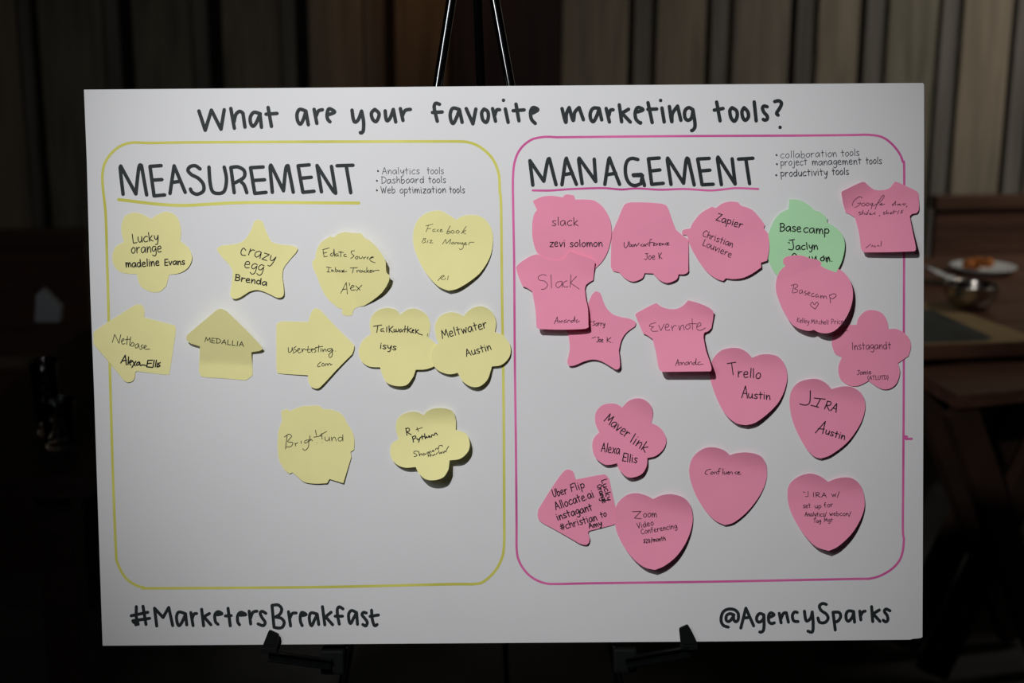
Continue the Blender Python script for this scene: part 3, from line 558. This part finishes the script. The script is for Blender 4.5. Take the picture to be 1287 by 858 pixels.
sticky('pink shirt-shaped sticky note overlapping the pumpkin shape and the star', (640, 310),
 "60,185 / 90,150 180,90 250,66 / 330,108 400,122 480,115 540,40 / 640,75 740,110 770,140 / 765,200 755,300 / 720,320 690,345 680,380 / 690,470 708,560 712,700 / 690,735 480,745 265,740 / 245,720 / 235,560 205,400 / 160,370 120,355 / 80,260 60,185", P,
 [("335,258 300,250 262,270 270,298 320,310 345,345 320,378 288,382; 375,250 / 380,370; 470,310 430,320 420,350 440,368 470,340 475,312 / 478,365; 520,305 490,320 485,345 500,362 530,358; 555,250 / 548,365; 605,265 / 550,325 / 630,380", 0.8), ("405,692 / 432,630 / 438,684; 412,668 / 442,664; 450,682 455,665 465,680 475,662 485,678; 515,655 495,665 498,682 515,672 / 520,680 530,662 545,660 550,678; 575,660 560,665 560,680 575,672 590,625 / 588,675; 615,655 600,665 605,680 / 632,668", 0.85)],
 [(265, 0.25, 8.5, 1.4), (50, 0.80, 2.6, 1.6)], z0=1.9, group=GP, ink_m=M_PPEN)
sticky('pink star-shaped sticky note tucked under the lower left shirt shape', (695, 355),
 "385,76 425,95 445,150 / 480,225 540,285 620,312 / 700,328 745,360 735,395 / 660,450 615,520 592,610 / 600,690 600,760 570,782 520,755 / 430,705 350,692 270,712 / 190,745 140,745 128,705 / 150,600 140,480 110,420 / 160,330 250,260 315,190 / 350,110 385,76", P,
 [("Sorry", 355, 385, 465, 392, 26, 0.8), ("Joe", 390, 535, 450, 535, 28, 0.85), ("K.", 480, 535, 540, 540, 28, 0.85), ("335,350 / 350,352; 350,500 / 385,488", 0.7)],
 [(285, 0.25, 5.0, 1.4)], z0=0.35, group=GP)
sticky('pink shirt-shaped sticky note in the centre of the pink frame', (795, 370),
 "25,185 / 40,165 150,105 215,76 / 260,110 330,130 400,128 460,95 500,52 / 600,80 690,120 728,155 / 725,210 710,300 / 680,330 645,345 638,385 / 660,500 700,620 710,670 700,690 / 500,692 270,695 / 245,680 230,640 / 210,520 180,400 / 130,365 95,350 / 60,270 25,185", P,
 [("210,252 165,265 150,285 / 190,290 / 165,310 180,330 230,328; 235,275 / 255,325 / 285,265; 290,300 325,285 315,262 295,285 300,320 335,318; 350,280 / 360,325; 358,305 375,278 395,282; 415,278 / 425,322 435,285 455,272 / 465,318; 490,270 475,295 490,312 515,300 515,275 490,270; 535,215 / 540,315; 505,262 / 575,262; 580,290 615,275 605,252 580,275 580,310 610,322 655,300", 0.8), ("386,640 / 408,582 / 414,638; 392,618 / 420,612; 425,635 430,610 440,612 / 442,632 452,610 465,612 / 468,632; 500,605 480,612 478,630 495,628 503,608 / 508,630 515,608 530,605 535,628; 560,610 545,615 543,630 560,625 572,575 / 570,628 585,625; 610,605 590,612 592,630 610,628 / 635,625", 0.85)],
 [(274, 0.22, 13.0, 1.35), (55, 0.80, 4.2, 1.6)], z0=1.4, group=GP, ink_m=M_PPEN)
sticky('pink apple-shaped sticky note overlapping the green one', (960, 315),
 "175,75 / 215,50 300,40 360,48 420,70 / 490,85 530,125 / 620,150 700,180 770,260 800,360 790,480 740,600 660,700 580,740 500,735 450,710 / 400,720 320,700 255,660 190,570 140,460 110,360 112,270 140,190 195,135 / 175,110 175,75", P,
 [("270,310 / 255,375; 245,312 290,300 305,320 275,340 300,350 300,370 262,380; 340,350 320,360 325,385 345,370 345,355 / 352,385; 380,360 365,375 385,385 370,400; 395,390 415,380 405,370 392,390 410,405; 450,380 430,390 430,410 455,408; 485,390 465,400 470,418 490,405 / 495,420; 510,400 / 512,425 520,405 532,405 / 535,428 545,408 560,408 / 565,430; 590,395 / 600,470; 590,402 630,385 650,405 620,430 598,425", 0.8), ("430,465 420,490 460,525 / 490,480 475,462 455,485 440,462 430,465", 0.85), ("Kelley", 295, 640, 405, 655, 26, 0.7), ("Mitchell", 425, 655, 580, 660, 24, 0.7), ("Price", 605, 660, 715, 658, 28, 0.7)],
 [(290, 0.22, 10.0, 1.35)], z0=3.0, group=GP, ink_m=M_PPEN)
sticky('pink flower-shaped sticky note on the right side of the pink frame', (1030, 380),
 "335,200 / 350,140 410,80 480,68 560,95 605,160 620,240 / 700,240 790,300 822,385 800,480 / 705,545 / 722,630 690,730 620,778 540,770 440,705 / 350,748 270,745 190,690 168,590 200,490 / 140,460 110,380 / 120,290 180,230 250,205 335,200", P,
 [("Instagandt", 290, 425, 640, 415, 40, 0.85), ("Jamie", 335, 650, 465, 642, 24, 0.8), ("(ATLUTD)", 432, 695, 620, 690, 22, 0.8)],
 [(295, 0.4, 1.4, 1.6)], z0=0.6, group=GP, ink_m=M_PPEN)
sticky('pink heart-shaped sticky note just right of the centre shirt shape', (880, 430),
 "465,140 / 420,90 350,55 270,52 180,80 110,160 85,280 110,400 165,540 230,650 320,725 410,745 / 500,720 620,630 710,530 765,410 783,300 760,200 700,130 620,108 540,112 465,140", P,
 [("T", 258, 298, 335, 290, 68, 1.0), ("rello", 335, 310, 540, 325, 52, 1.05), ("A", 370, 500, 425, 505, 68, 1.05), ("ustin", 430, 500, 628, 515, 40, 1.05)],
 [(280, 0.25, 6.5, 1.5), (80, 0.78, 2.6, 1.7)], group=GP)
sticky('pink heart-shaped sticky note near the right side, lower right of its heart twin', (980, 470),
 "465,135 / 420,85 350,48 270,45 170,75 105,150 88,260 110,400 165,540 240,670 310,740 370,758 / 460,725 600,620 700,490 755,370 768,260 730,170 650,118 560,112 465,135", P,
 [("275,150 270,250 235,278 180,268", 1.15), ("310,215 / 410,225; 365,225 / 330,290; 280,280 / 350,298", 1.1), ("RA", 395, 310, 505, 345, 48, 1.1, 0.1), ("320,528 / 410,425 / 385,535; 345,490 / 400,495", 1.1), ("ustin", 405, 535, 580, 590, 36, 1.1)],
 [(290, 0.3, 3.8, 1.5), (78, 0.78, 3.6, 1.7)], group=GP)
sticky('pink flower-shaped sticky note above the left-pointing arrow', (735, 495),
 "335,122 / 290,92 220,85 150,105 98,170 95,260 130,345 / 80,400 68,480 95,570 170,630 230,635 290,622 / 310,680 370,740 430,750 510,720 555,650 562,575 / 640,555 710,490 733,410 700,330 650,285 600,262 / 612,180 590,100 530,50 460,40 390,65 335,122", P,
 [("Maver", 172, 240, 375, 395, 54, 1.0), ("link", 400, 425, 540, 525, 54, 1.05), ("Alexa", 145, 515, 310, 540, 50, 0.95), ("Ellis", 335, 600, 465, 620, 44, 1.1)],
 [(262, 0.25, 6.5, 1.5), (62, 0.80, 3.2, 1.6)], group=GP)
sticky('pink arrow-shaped sticky note pointing left, covered in writing', (665, 580),
 "420,160 / 640,118 690,120 720,155 / 770,380 798,500 785,550 750,570 / 540,622 / 530,640 545,700 520,745 460,738 400,705 / 250,620 105,540 78,490 82,430 / 200,240 300,100 350,70 395,90 410,130 / 420,160", P,
 [("Uber", 220, 318, 345, 285, 42, 1.0), ("Flip", 380, 268, 500, 235, 42, 1.0), ("Allocate.ai", 240, 432, 585, 318, 44, 1.05), ("instagant", 255, 528, 570, 432, 40, 1.1), ("#christian", 290, 615, 612, 525, 40, 1.0), ("to", 645, 505, 698, 490, 34, 1.0), ("Amy", 540, 600, 655, 572, 28, 1.1), ("Lucky", 650, 165, 700, 350, 30, 1.0), ("Orange", 608, 215, 662, 372, 28, 1.0)],
 [(262, 0.45, 2.8, 1.5)], group=GP)
sticky('pink heart-shaped sticky note at the bottom left, touching the left-pointing arrow', (760, 610),
 "435,122 / 370,88 280,68 190,90 110,170 90,290 110,420 180,560 270,670 360,735 450,758 / 540,720 640,640 720,530 775,400 792,280 765,170 700,105 600,78 510,88 435,122", P,
 [("250,235 / 325,232 / 268,292 / 330,298", 0.85), ("oom", 345, 285, 468, 282, 36, 0.85), ("Video", 292, 385, 440, 355, 30, 0.85), ("Conferencing", 330, 438, 650, 382, 28, 0.8), ("$20/month", 350, 518, 548, 492, 24, 0.9)],
 [(282, 0.28, 8.0, 1.5), (72, 0.76, 4.2, 1.7)], z0=0.9, group=GP)
sticky('pink heart-shaped sticky note with one small word, between two lower hearts', (855, 555),
 "445,120 / 390,75 300,50 210,62 120,130 82,230 90,340 140,480 220,610 310,705 400,748 / 480,725 590,640 690,520 755,400 780,290 765,190 715,125 620,98 520,100 445,120", P,
 [("275,245 240,255 222,285 245,295; 285,270 270,285 285,292 298,275 285,270; 305,290 310,272 325,275 / 328,290; 365,245 350,240 342,292; 330,268 358,265; 385,240 / 382,290; 395,270 395,290 412,285 415,270 / 418,288; 425,280 440,272 430,268 428,290 445,288 / 450,272 465,272 468,290; 505,268 490,280 505,290; 515,282 535,272 520,270 515,290 545,290", 0.85)],
 [(285, 0.35, 3.2, 1.5), (78, 0.77, 4.0, 1.7)], group=GP)
sticky('pink heart-shaped sticky note with four lines of small writing at the bottom right', (975, 590),
 "470,110 / 400,60 310,35 210,60 125,130 105,230 125,350 180,470 260,590 360,690 475,730 / 560,690 670,590 750,470 795,350 795,240 760,140 690,80 610,70 530,85 470,110", P,
 [("245,200 / 265,205; 290,195 290,240 265,240", 0.7), ("IRA", 330, 245, 455, 248, 26, 0.85), ("w/", 500, 245, 575, 240, 28, 0.8), ("set", 245, 345, 312, 342, 26, 0.8), ("up", 350, 345, 408, 345, 24, 0.8), ("for", 435, 340, 515, 332, 26, 0.8), ("Analytics/", 260, 418, 455, 420, 24, 0.75), ("webcon/", 480, 412, 675, 415, 24, 0.75), ("Tag", 340, 478, 405, 475, 22, 0.75), ("Mgt", 435, 470, 510, 470, 22, 0.75)],
 [(282, 0.28, 9.0, 1.5), (80, 0.78, 3.2, 1.7)], group=GP)

# ------------------------------------------------------------------ the easel
def bl(x, y, z): return BOARD_M @ on_board(x, y, z)
TZ = -0.0135
Lt, Lt2 = on_board(567.3, 0, TZ), on_board(550.4, 107, TZ)
Rt, Rt2 = on_board(621.6, 0, TZ), on_board(641.2, 107, TZ)
dl = (Lt2 - Lt).normalized(); dr = (Rt2 - Rt).normalized()
s = ((Rt.x - Lt.x) * dr.y - (Rt.y - Lt.y) * dr.x) / (dl.x * dr.y - dl.y * dr.x)
apexB = Lt + dl * s
APEX = BOARD_M @ apexB
dlw = (BOARD_M.to_3x3() @ dl).normalized(); drw = (BOARD_M.to_3x3() @ dr).normalized()
footL = APEX + dlw * ((0.012 - APEX.z) / dlw.z); footR = APEX + drw * ((0.012 - APEX.z) / drw.z)
g2 = at_y(604.5, 107, APEX.y + 0.075); drear = (g2 - (APEX + Vector((0.0, 0.02, 0)))).normalized()
footB = APEX + Vector((0, 0.02, 0)) + drear * ((0.012 - APEX.z) / drear.z)
EZ_P = (footL + footR + footB) / 3; EZ_P.z = 0
easel = empty('easel', EZ_P)
tag(easel, 'black metal tripod easel carrying the white presentation board', 'easel')
EI = Matrix.Translation(-EZ_P)
def ez(name, bm, m, parent=easel, smooth=True):
    bmesh.ops.transform(bm, matrix=EI, verts=bm.verts)
    return from_bm(name, bm, m, parent, smooth=smooth)
M_TUBE = mat('polished_black_steel', (0.42, 0.43, 0.44), 0.10, metal=1.0, var=0.15, scale=60)
def leg(a, foot, rad, M_EASEL=M_TUBE):
    a, foot = Vector(a), Vector(foot); mid = a.lerp(foot, 0.62)
    bm = bmesh.new(); tube(bm, [a, mid], rad, 20); lg = ez('leg', bm, M_EASEL)
    bm = bmesh.new(); tube(bm, [mid - (foot-a).normalized()*0.02, foot], rad * 0.72, 16); ez('lower_tube', bm, M_EASEL, lg)
    bm = bmesh.new(); tube(bm, [mid - (foot-a).normalized()*0.02, mid + (foot-a).normalized()*0.02], rad * 1.35, 16); ez('clamp_collar', bm, M_PLASTIC, lg)
    bm = bmesh.new(); u = (foot - a).normalized(); tube(bm, [foot - u*0.04, foot - u*0.01, foot], [rad*0.95, rad*1.15, rad*1.0], 16); ez('rubber_foot', bm, M_PLASTIC, lg)
leg(APEX + dlw * 0.01, footL, 0.0056); leg(APEX + drw * 0.01, footR, 0.0056); leg(APEX + Vector((0, 0.02, 0)) + drear*0.01, footB, 0.0053, M_PLASTIC)
bm = bmesh.new()
ra = BOARD_M.to_3x3()
Mx = BOARD_M @ Matrix.Translation(apexB)
box(bm, (-0.022, -0.035, -0.03), (0.022, 0.018, 0.009), 0.004, Mx); ez('top_bracket', bm, M_PLASTIC, smooth=False)
def arm(hpx, spx, lip, flip):
    # hinge block on the leg
    hz = -0.012
    c = on_board(hpx[0], hpx[1], hz)
    bm = bmesh.new(); Mb = BOARD_M @ Matrix.Translation(c)
    box(bm, (-0.013, -0.014, -0.012), (0.013, 0.014, 0.012), 0.003, Mb); hb = ez('hinge_block', bm, M_PLASTIC, smooth=False)
    bm = bmesh.new(); q = on_board(spx[0], spx[1], 0.0); q.z = hz
    bmesh.ops.create_cone(bm, cap_ends=True, segments=14, radius1=0.0016, radius2=0.0012, depth=0.002, matrix=BOARD_M @ Matrix.Translation((q.x, q.y, hz + 0.0127)))
    ez('screw', bm, M_SCREW, hb)
    # arm: U-channel from the block out to below the lip
    e = on_board((lip[2][0] + lip[3][0]) / 2, max(lip[2][1], lip[3][1]) + 3.5, 0.0)
    a = BOARD_M @ Vector((c.x, c.y, 0.002)); b = BOARD_M @ Vector((e.x, e.y - 0.003, 0.004))
    up = BOARD_M.to_3x3() @ Vector((0, 0, 1))
    bm = bmesh.new(); bar(bm, a, b, 0.011, 0.004, 0.001, up)
    off = (b - a).normalized().cross(up).normalized()
    for sgn in (-1, 1):
        bar(bm, a + off*sgn*0.0048 + up*0.0035, b + off*sgn*0.0048 + up*0.0035, 0.0018, 0.006, 0.0005, up)
    am = ez('support_arm', bm, M_EASEL, smooth=False)
    # ledge under the board, running from behind the face to the lip
    bm = bmesh.new(); xs = [on_board(p[0], p[1], 0.009) for p in lip]
    lo = min(p.y for p in xs); yl = on_board(lip[2][0], (outl_y(lip[2][0])) + 0.6, 0).y
    x0 = min(xs[2].x, xs[3].x); x1 = max(xs[2].x, xs[3].x)
    vs = box(bm, (x0, yl - 0.0065, -0.012), (x1, yl - 0.0008, 0.010), 0.0006); bmesh.ops.transform(bm, matrix=BOARD_M, verts=bm.verts); ez('ledge', bm, M_PLASTIC, am, False)
    # lip in front of the board
    pts = [on_board(*p, 0.009) for p in outline_lip(lip)]
    bm = bmesh.new(); prism(bm, [(p.x, p.y) for p in pts], 0.0055, 0.0095)
    bmesh.ops.transform(bm, matrix=BOARD_M, verts=bm.verts); ez('retaining_lip', bm, M_PLASTIC, am, False)
def outl_y(x): return 811.2 - (x - 129) * (811.2 - 803.6) / (1144 - 129)
def outline_lip(l):                          # round the two upper corners
    tl, tr, br, bl_ = [Vector(p) for p in l]; out = []
    for p, a, b in ((tl, bl_, tr), (tr, tl, br)):
        u = (a - p).normalized() * 2.4; v = (b - p).normalized() * 2.4
        for k in range(5):
            t = k / 4; out.append((p + u) * (1-t)**2 + p * 2*t*(1-t) + (p + v) * t*t)
    return out + [br, bl_]
arm((419, 829), (410, 838), [(338.0, 791.5), (350.6, 797.2), (348, 815), (328.6, 815)], 1)
arm((785, 827), (794, 839.5), [(853.6, 789.6), (864.8, 784.6), (876.5, 809), (855.6, 809)], -1)
# rear strut joining the legs
bm = bmesh.new(); m1 = APEX.lerp(footL, 0.72); m2 = APEX.lerp(footR, 0.72); m3 = (APEX + Vector((0, .02, 0))).lerp(footB, 0.72)
c0 = (m1 + m2 + m3) / 3
for q in (m1, m2, m3): bar(bm, c0, q, 0.010, 0.003)
ez('spreader', bm, M_EASEL, smooth=False)

# ------------------------------------------------------------------ dining furniture beyond, right side
TH = 0.75
def tabletop_part(root, corners, z, th, m, name='tabletop'):
    bm = bmesh.new(); prism(bm, [(c[0], c[1]) for c in corners], z - th, z)
    bmesh.ops.bevel(bm, geom=bm.edges[:], offset=0.003, segments=2, affect='EDGES')
    bmesh.ops.transform(bm, matrix=root.matrix_basis.inverted(), verts=bm.verts)
    return from_bm(name, bm, m, root)
def part(root, bm, name, m, smooth=False):
    bmesh.ops.transform(bm, matrix=root.matrix_basis.inverted(), verts=bm.verts)
    return from_bm(name, bm, m, root, smooth=smooth)
# far table with the plate and bowl
A = at_z(1120, 437, TH); B = at_z(1300, 430, TH)
e = (B - A).normalized(); nrm = Vector((-e.y, e.x, 0))
A = A - e * 0.05; FT = [A, A + e * 1.25, A + e * 1.25 + nrm * 1.05, A + nrm * 1.05]
ft = empty('dining_table', (FT[0] + FT[2]) / 2 * 1.0); ft.matrix_basis = Matrix.Translation(((FT[0].x+FT[2].x)/2, (FT[0].y+FT[2].y)/2, 0))
tag(ft, 'brown wooden dining table carrying the plate, steel bowl and kraft placemat', 'table')
for k in range(5):                          # boards of the top
    a0 = FT[0] + nrm * (1.05 * k / 5 + 0.002); b0 = a0 + e * 1.25; n2 = nrm * (1.05 / 5 - 0.004)
    tabletop_part(ft, [a0, b0, b0 + n2, a0 + n2], TH, 0.032, M_TABLE, 'tabletop_board')
bm = bmesh.new()
for q in (0.24, 0.93): bar(bm, FT[0] + e*0.06 + nrm*q + Vector((0, 0, -0.075)), FT[1] - e*0.06 + nrm*q + Vector((0, 0, -0.075)), 0.03, 0.08)
part(ft, bm, 'apron', M_TLEG)
for u in (0.10, 1.15):
    for v in (0.24, 0.93):
        p = FT[0] + e*u + nrm*v; bm = bmesh.new(); box(bm, (p.x-0.03, p.y-0.03, 0.0), (p.x+0.03, p.y+0.03, TH-0.036), 0.004); part(ft, bm, 'leg', M_TLEG)
# near trestle table, its corner showing under the far one
NH = 0.70
C = at_z(1204, 498, NH)
C2 = at_z(1290, 489, NH); e2 = (C2 - C).normalized(); n3 = (at_z(1150, 467, NH) - C).normalized()
nb = n3 * 0.24
NT = [C, C + e2 * 0.34, C + e2 * 0.34 + nb, C + nb]
nt_ = empty('side_table'); nt_.matrix_basis = Matrix.Translation((C.x + 0.15, C.y + 0.12, 0))
tag(nt_, 'small dark brown wooden side table with crossed legs in front of the dining table', 'table')
tabletop_part(nt_, NT, NH, 0.03, M_TABLE)
def xleg(root, off):
    a = at_z(1200, 512, TH) ; a = C + e2 * 0.02 + nb * off; a.z = NH - 0.035
    b = a + e2 * 0.30; b.z = 0.0
    bm = bmesh.new(); bar(bm, a, b + Vector((0, 0, 0.03)), 0.035, 0.07); part(root, bm, 'crossed_leg', M_TLEG)
    c = a + e2 * 0.30; c.z = NH - 0.035; d = c - e2 * 0.30; d.z = 0.03
    c = c + Vector((0, 0.036, 0)); d = d + Vector((0, 0.036, 0))
    bm = bmesh.new(); bar(bm, c, d, 0.035, 0.07); part(root, bm, 'crossed_leg', M_TLEG)
xleg(nt_, 0.12); xleg(nt_, 0.72)
# booth bench along the plank wall on the right
def bench(x0, x1, top, yoff, name, label):
    root = empty(name); root.matrix_basis = WALL_M @ Matrix.Translation(((x0+x1)/2, -yoff, 0)); hw = (x1 - x0)/2
    tag(root, label, 'bench', 'wooden benches along the plank wall')
    n = max(2, round((x1 - x0) / 0.62))
    for k in range(n):
        a = -hw + (x1-x0)*k/n; from_bm('back_panel', boxm((a+0.006, 0.0, 0.50), (a + (x1-x0)/n - 0.006, 0.03, top - 0.045), 0.004), M_BENCH, root)
    from_bm('top_rail', boxm((-hw, -0.012, top-0.045), (hw, 0.045, top), 0.005), M_BENCH, root)
    from_bm('seat', boxm((-hw, -0.42, 0.43), (hw, -0.002, 0.47), 0.006), M_BENCH, root)
    from_bm('seat_front', boxm((-hw, -0.40, 0.0), (hw, -0.375, 0.428), 0.004), M_TLEG, root)
    return root
yb = 0.30
bx0 = wall_x(1172, 300, yb)
zt = (at_y(1200, 247, WALL_M.translation.y + math.sin(wa) * bx0 - yb)).z
bench(bx0, 5.6, zt, yb, 'bench', 'brown wooden bench along the plank wall to the right of the board')
bx1 = wall_x(106, 280, 0.62)
zt2 = (at_y(20, 291, 3.93)).z
bench(-2.3, bx1, zt2, 0.62, 'bench', 'near-black wooden bench along the plank wall to the left of the board')

# placemat, plate, food, napkin, bowl
def flat_piece(name, pxs, z0, th, m, parent=None):
    pts = [at_z(x, y, z0 + th) for x, y in pxs]
    c = sum(pts, Vector()) / len(pts)
    bm = bmesh.new(); prism(bm, [(p.x - c.x, p.y - c.y) for p in pts], 0, th)
    if parent is None: return from_bm(name, bm, m, None, Matrix.Translation((c.x, c.y, z0)))
    bmesh.ops.transform(bm, matrix=parent.matrix_basis.inverted() @ Matrix.Translation((c.x, c.y, z0)), verts=bm.verts)
    return from_bm(name, bm, m, parent)
pm = flat_piece('paper_placemat', [(1130, 380), (1182, 380), (1205, 389), (1300, 424), (1280, 429), (1120, 434)], TH + 0.0005, 0.001, M_KRAFT)
tag(pm, 'tan kraft paper placemat with a dark printed panel below the steel bowl', 'placemat')
flat_piece('printed_panel', [(1128, 389), (1172, 389), (1248, 424), (1240, 428), (1122, 432)], TH + 0.0016, 0.0004, M_SLATE, pm)
pc = at_z(1239, 344, TH); pc.y += 0.03
plate = empty('serving_plate', (pc.x, pc.y, TH)); tag(plate, 'round white china plate holding fried food at the table edge', 'plate')
bm = bmesh.new(); lathe(bm, [(0, 0.002), (0.055, 0.002), (0.06, 0.0), (0.065, 0.002), (0.092, 0.016), (0.093, 0.0185), (0.088, 0.018), (0.062, 0.006), (0, 0.005)], 48); from_bm('plate_rim', bm, M_WHITE, plate, smooth=True)
rnd = random.Random(3)
food = []
for k in range(9):
    a = rnd.uniform(0, 6.28); r = rnd.uniform(0.0, 0.045); s = rnd.uniform(0.014, 0.021)
    bm = bmesh.new(); bmesh.ops.create_icosphere(bm, subdivisions=2, radius=s)
    for v in bm.verts: v.co *= 1 + rnd.uniform(-0.14, 0.14)
    for v in bm.verts: v.co.z *= 0.75
    o = from_bm('fried_morsel', bm, M_FOOD, None, Matrix.Translation((pc.x - 0.02 + r*math.cos(a), pc.y + r*math.sin(a), TH + 0.006 + s*0.7 + (0.014 if k > 5 else 0))), smooth=True)
    tag(o, 'small orange fried morsel heaped on the white plate', 'food', 'fried morsels heaped on the white plate')
# napkin tent beside the plate
nc = at_z(1174, 353, TH); bm = bmesh.new()
gx = 9
V = []
for i in range(gx):
    row = []
    for j in range(gx):
        u, v = i/(gx-1), j/(gx-1)
        z = 0.004 + 0.050 * max(0, 1 - abs(u - 0.55) * 2.1) * (1 - 0.45*v) + 0.006*math.sin(9*u + 5*v)**2
        row.append(bm.verts.new((-0.13 + 0.185*u, -0.065 + 0.095*v, z)))
    V.append(row)
for i in range(gx-1):
    for j in range(gx-1): bm.faces.new((V[i][j], V[i+1][j], V[i+1][j+1], V[i][j+1]))
nap = from_bm('napkin', bm, M_NAP, None, Matrix.Translation((nc.x, nc.y, TH)) @ Matrix.Rotation(-0.35, 4, 'Z'), smooth=False)
so = nap.modifiers.new('t', 'SOLIDIFY'); so.thickness = 0.0012
tag(nap, 'crumpled white paper napkin left of the plate of fried food', 'napkin')
bc = at_z(1228, 393, TH); bc.y += 0.055
bowl = from_bm('steel_bowl', (lambda b: (lathe(b, [(0, 0.003), (0.034, 0.003), (0.036, 0.0), (0.040, 0.003), (0.058, 0.020), (0.067, 0.042), (0.066, 0.058), (0.069, 0.062), (0.066, 0.0625), (0.063, 0.058), (0.063, 0.043), (0.054, 0.022), (0.036, 0.007), (0, 0.006)], 48), b)[1])(bmesh.new()), M_STEEL, None, Matrix.Translation((bc.x, bc.y, TH)), smooth=True)
tag(bowl, 'round brushed steel bowl on the table in front of the plate', 'bowl')

# ------------------------------------------------------------------ left side: dark table with glasses, chair
P0 = at_z(-140, 604, TH); P1 = at_z(112, 602, TH); P2 = at_z(118, 412, TH); P3 = at_z(-60, 412, TH)
lt = empty('dining_table', (0, 0, 0)); lt.matrix_basis = Matrix.Translation(((P0.x+P2.x)/2, (P0.y+P2.y)/2, 0))
tag(lt, 'near-black dining table left of the board carrying the two clear tumblers', 'table')
P2.x = P1.x; P3.x = P0.x
tabletop_part(lt, [P0, P1, P2, P3], TH, 0.035, M_DTAB)
for cx_, cy_ in ((P0.x+0.08, P0.y+0.08), (P1.x-0.08, P1.y+0.08), (P2.x-0.08, P2.y-0.08), (P3.x+0.08, P3.y-0.08)):
    bm = bmesh.new(); box(bm, (cx_-0.03, cy_-0.03, 0), (cx_+0.03, cy_+0.03, TH-0.036), 0.004); part(lt, bm, 'leg', M_DTAB)
def tumbler(x, y, r0, r1, h, label):
    c = at_z(x, y, TH); bm = bmesh.new()
    lathe(bm, [(0, 0.0), (r0*0.9, 0.0), (r0, 0.003), (r1, h), (r1-0.0008, h+0.0008), (r1-0.0018, h), (r0-0.0022, 0.012), (r0*0.6, 0.009), (0, 0.009)], 40)
    bmesh.ops.recalc_face_normals(bm, faces=bm.faces)
    o = from_bm('drinking_glass', bm, M_GLASS, None, Matrix.Translation((c.x, c.y, TH + 0.0004)), smooth=True)
    tag(o, label, 'glass', 'clear glasses on the dark left table'); return o
tumbler(62, 545, 0.020, 0.026, 0.135, 'tall clear straight drinking glass on the dark table left of the board')
tumbler(77, 562, 0.026, 0.030, 0.085, 'short clear tumbler in front of the tall glass on the dark table')
nk = at_z(65, 401, TH)
bm = bmesh.new(); prism(bm, [(-0.030, 0), (0.028, 0), (0.034, 0.035), (-0.006, 0.080), (-0.022, 0.066)], -0.012, 0.012)
nk2 = from_bm('folded_napkin', bm, M_NAP, None, Matrix.Translation((nk.x, nk.y - 0.02, TH + 0.0003)) @ Matrix.Rotation(math.pi/2, 4, 'X'))
tag(nk2, 'small pale folded napkin standing on the far end of the dark left table', 'napkin')
# chair pulled up to the far side of the dark table
chx, chy = P1.x - 0.17, P2.y + 0.30
ch = empty('dining_chair', (chx, chy, 0)); tag(ch, 'black wooden dining chair behind the dark table left of the board', 'chair')
from_bm('seat', boxm((-0.21, -0.21, 0.43), (0.21, 0.21, 0.46), 0.008), M_CHAIR, ch)
for sx in (-1, 1):
    bm = bmesh.new(); bar(bm, (sx*0.19, -0.19, 0.43), (sx*0.2, -0.2, 0), 0.034, 0.034); from_bm('leg', bm, M_CHAIR, ch)
    bm = bmesh.new(); bar(bm, (sx*0.19, 0.20, 0.88), (sx*0.19, 0.18, 0.45), 0.03, 0.03); bar(bm, (sx*0.19, 0.18, 0.45), (sx*0.2, 0.24, 0), 0.034, 0.034); from_bm('leg', bm, M_CHAIR, ch)
from_bm('back_rail', boxm((-0.205, 0.187, 0.82), (0.205, 0.212, 0.90), 0.006), M_CHAIR, ch)
for k in range(4):
    bm = bmesh.new(); xx = -0.12 + 0.08*k; bar(bm, (xx, 0.195, 0.83), (xx, 0.185, 0.45), 0.016, 0.012); from_bm('back_slat', bm, M_CHAIR, ch)
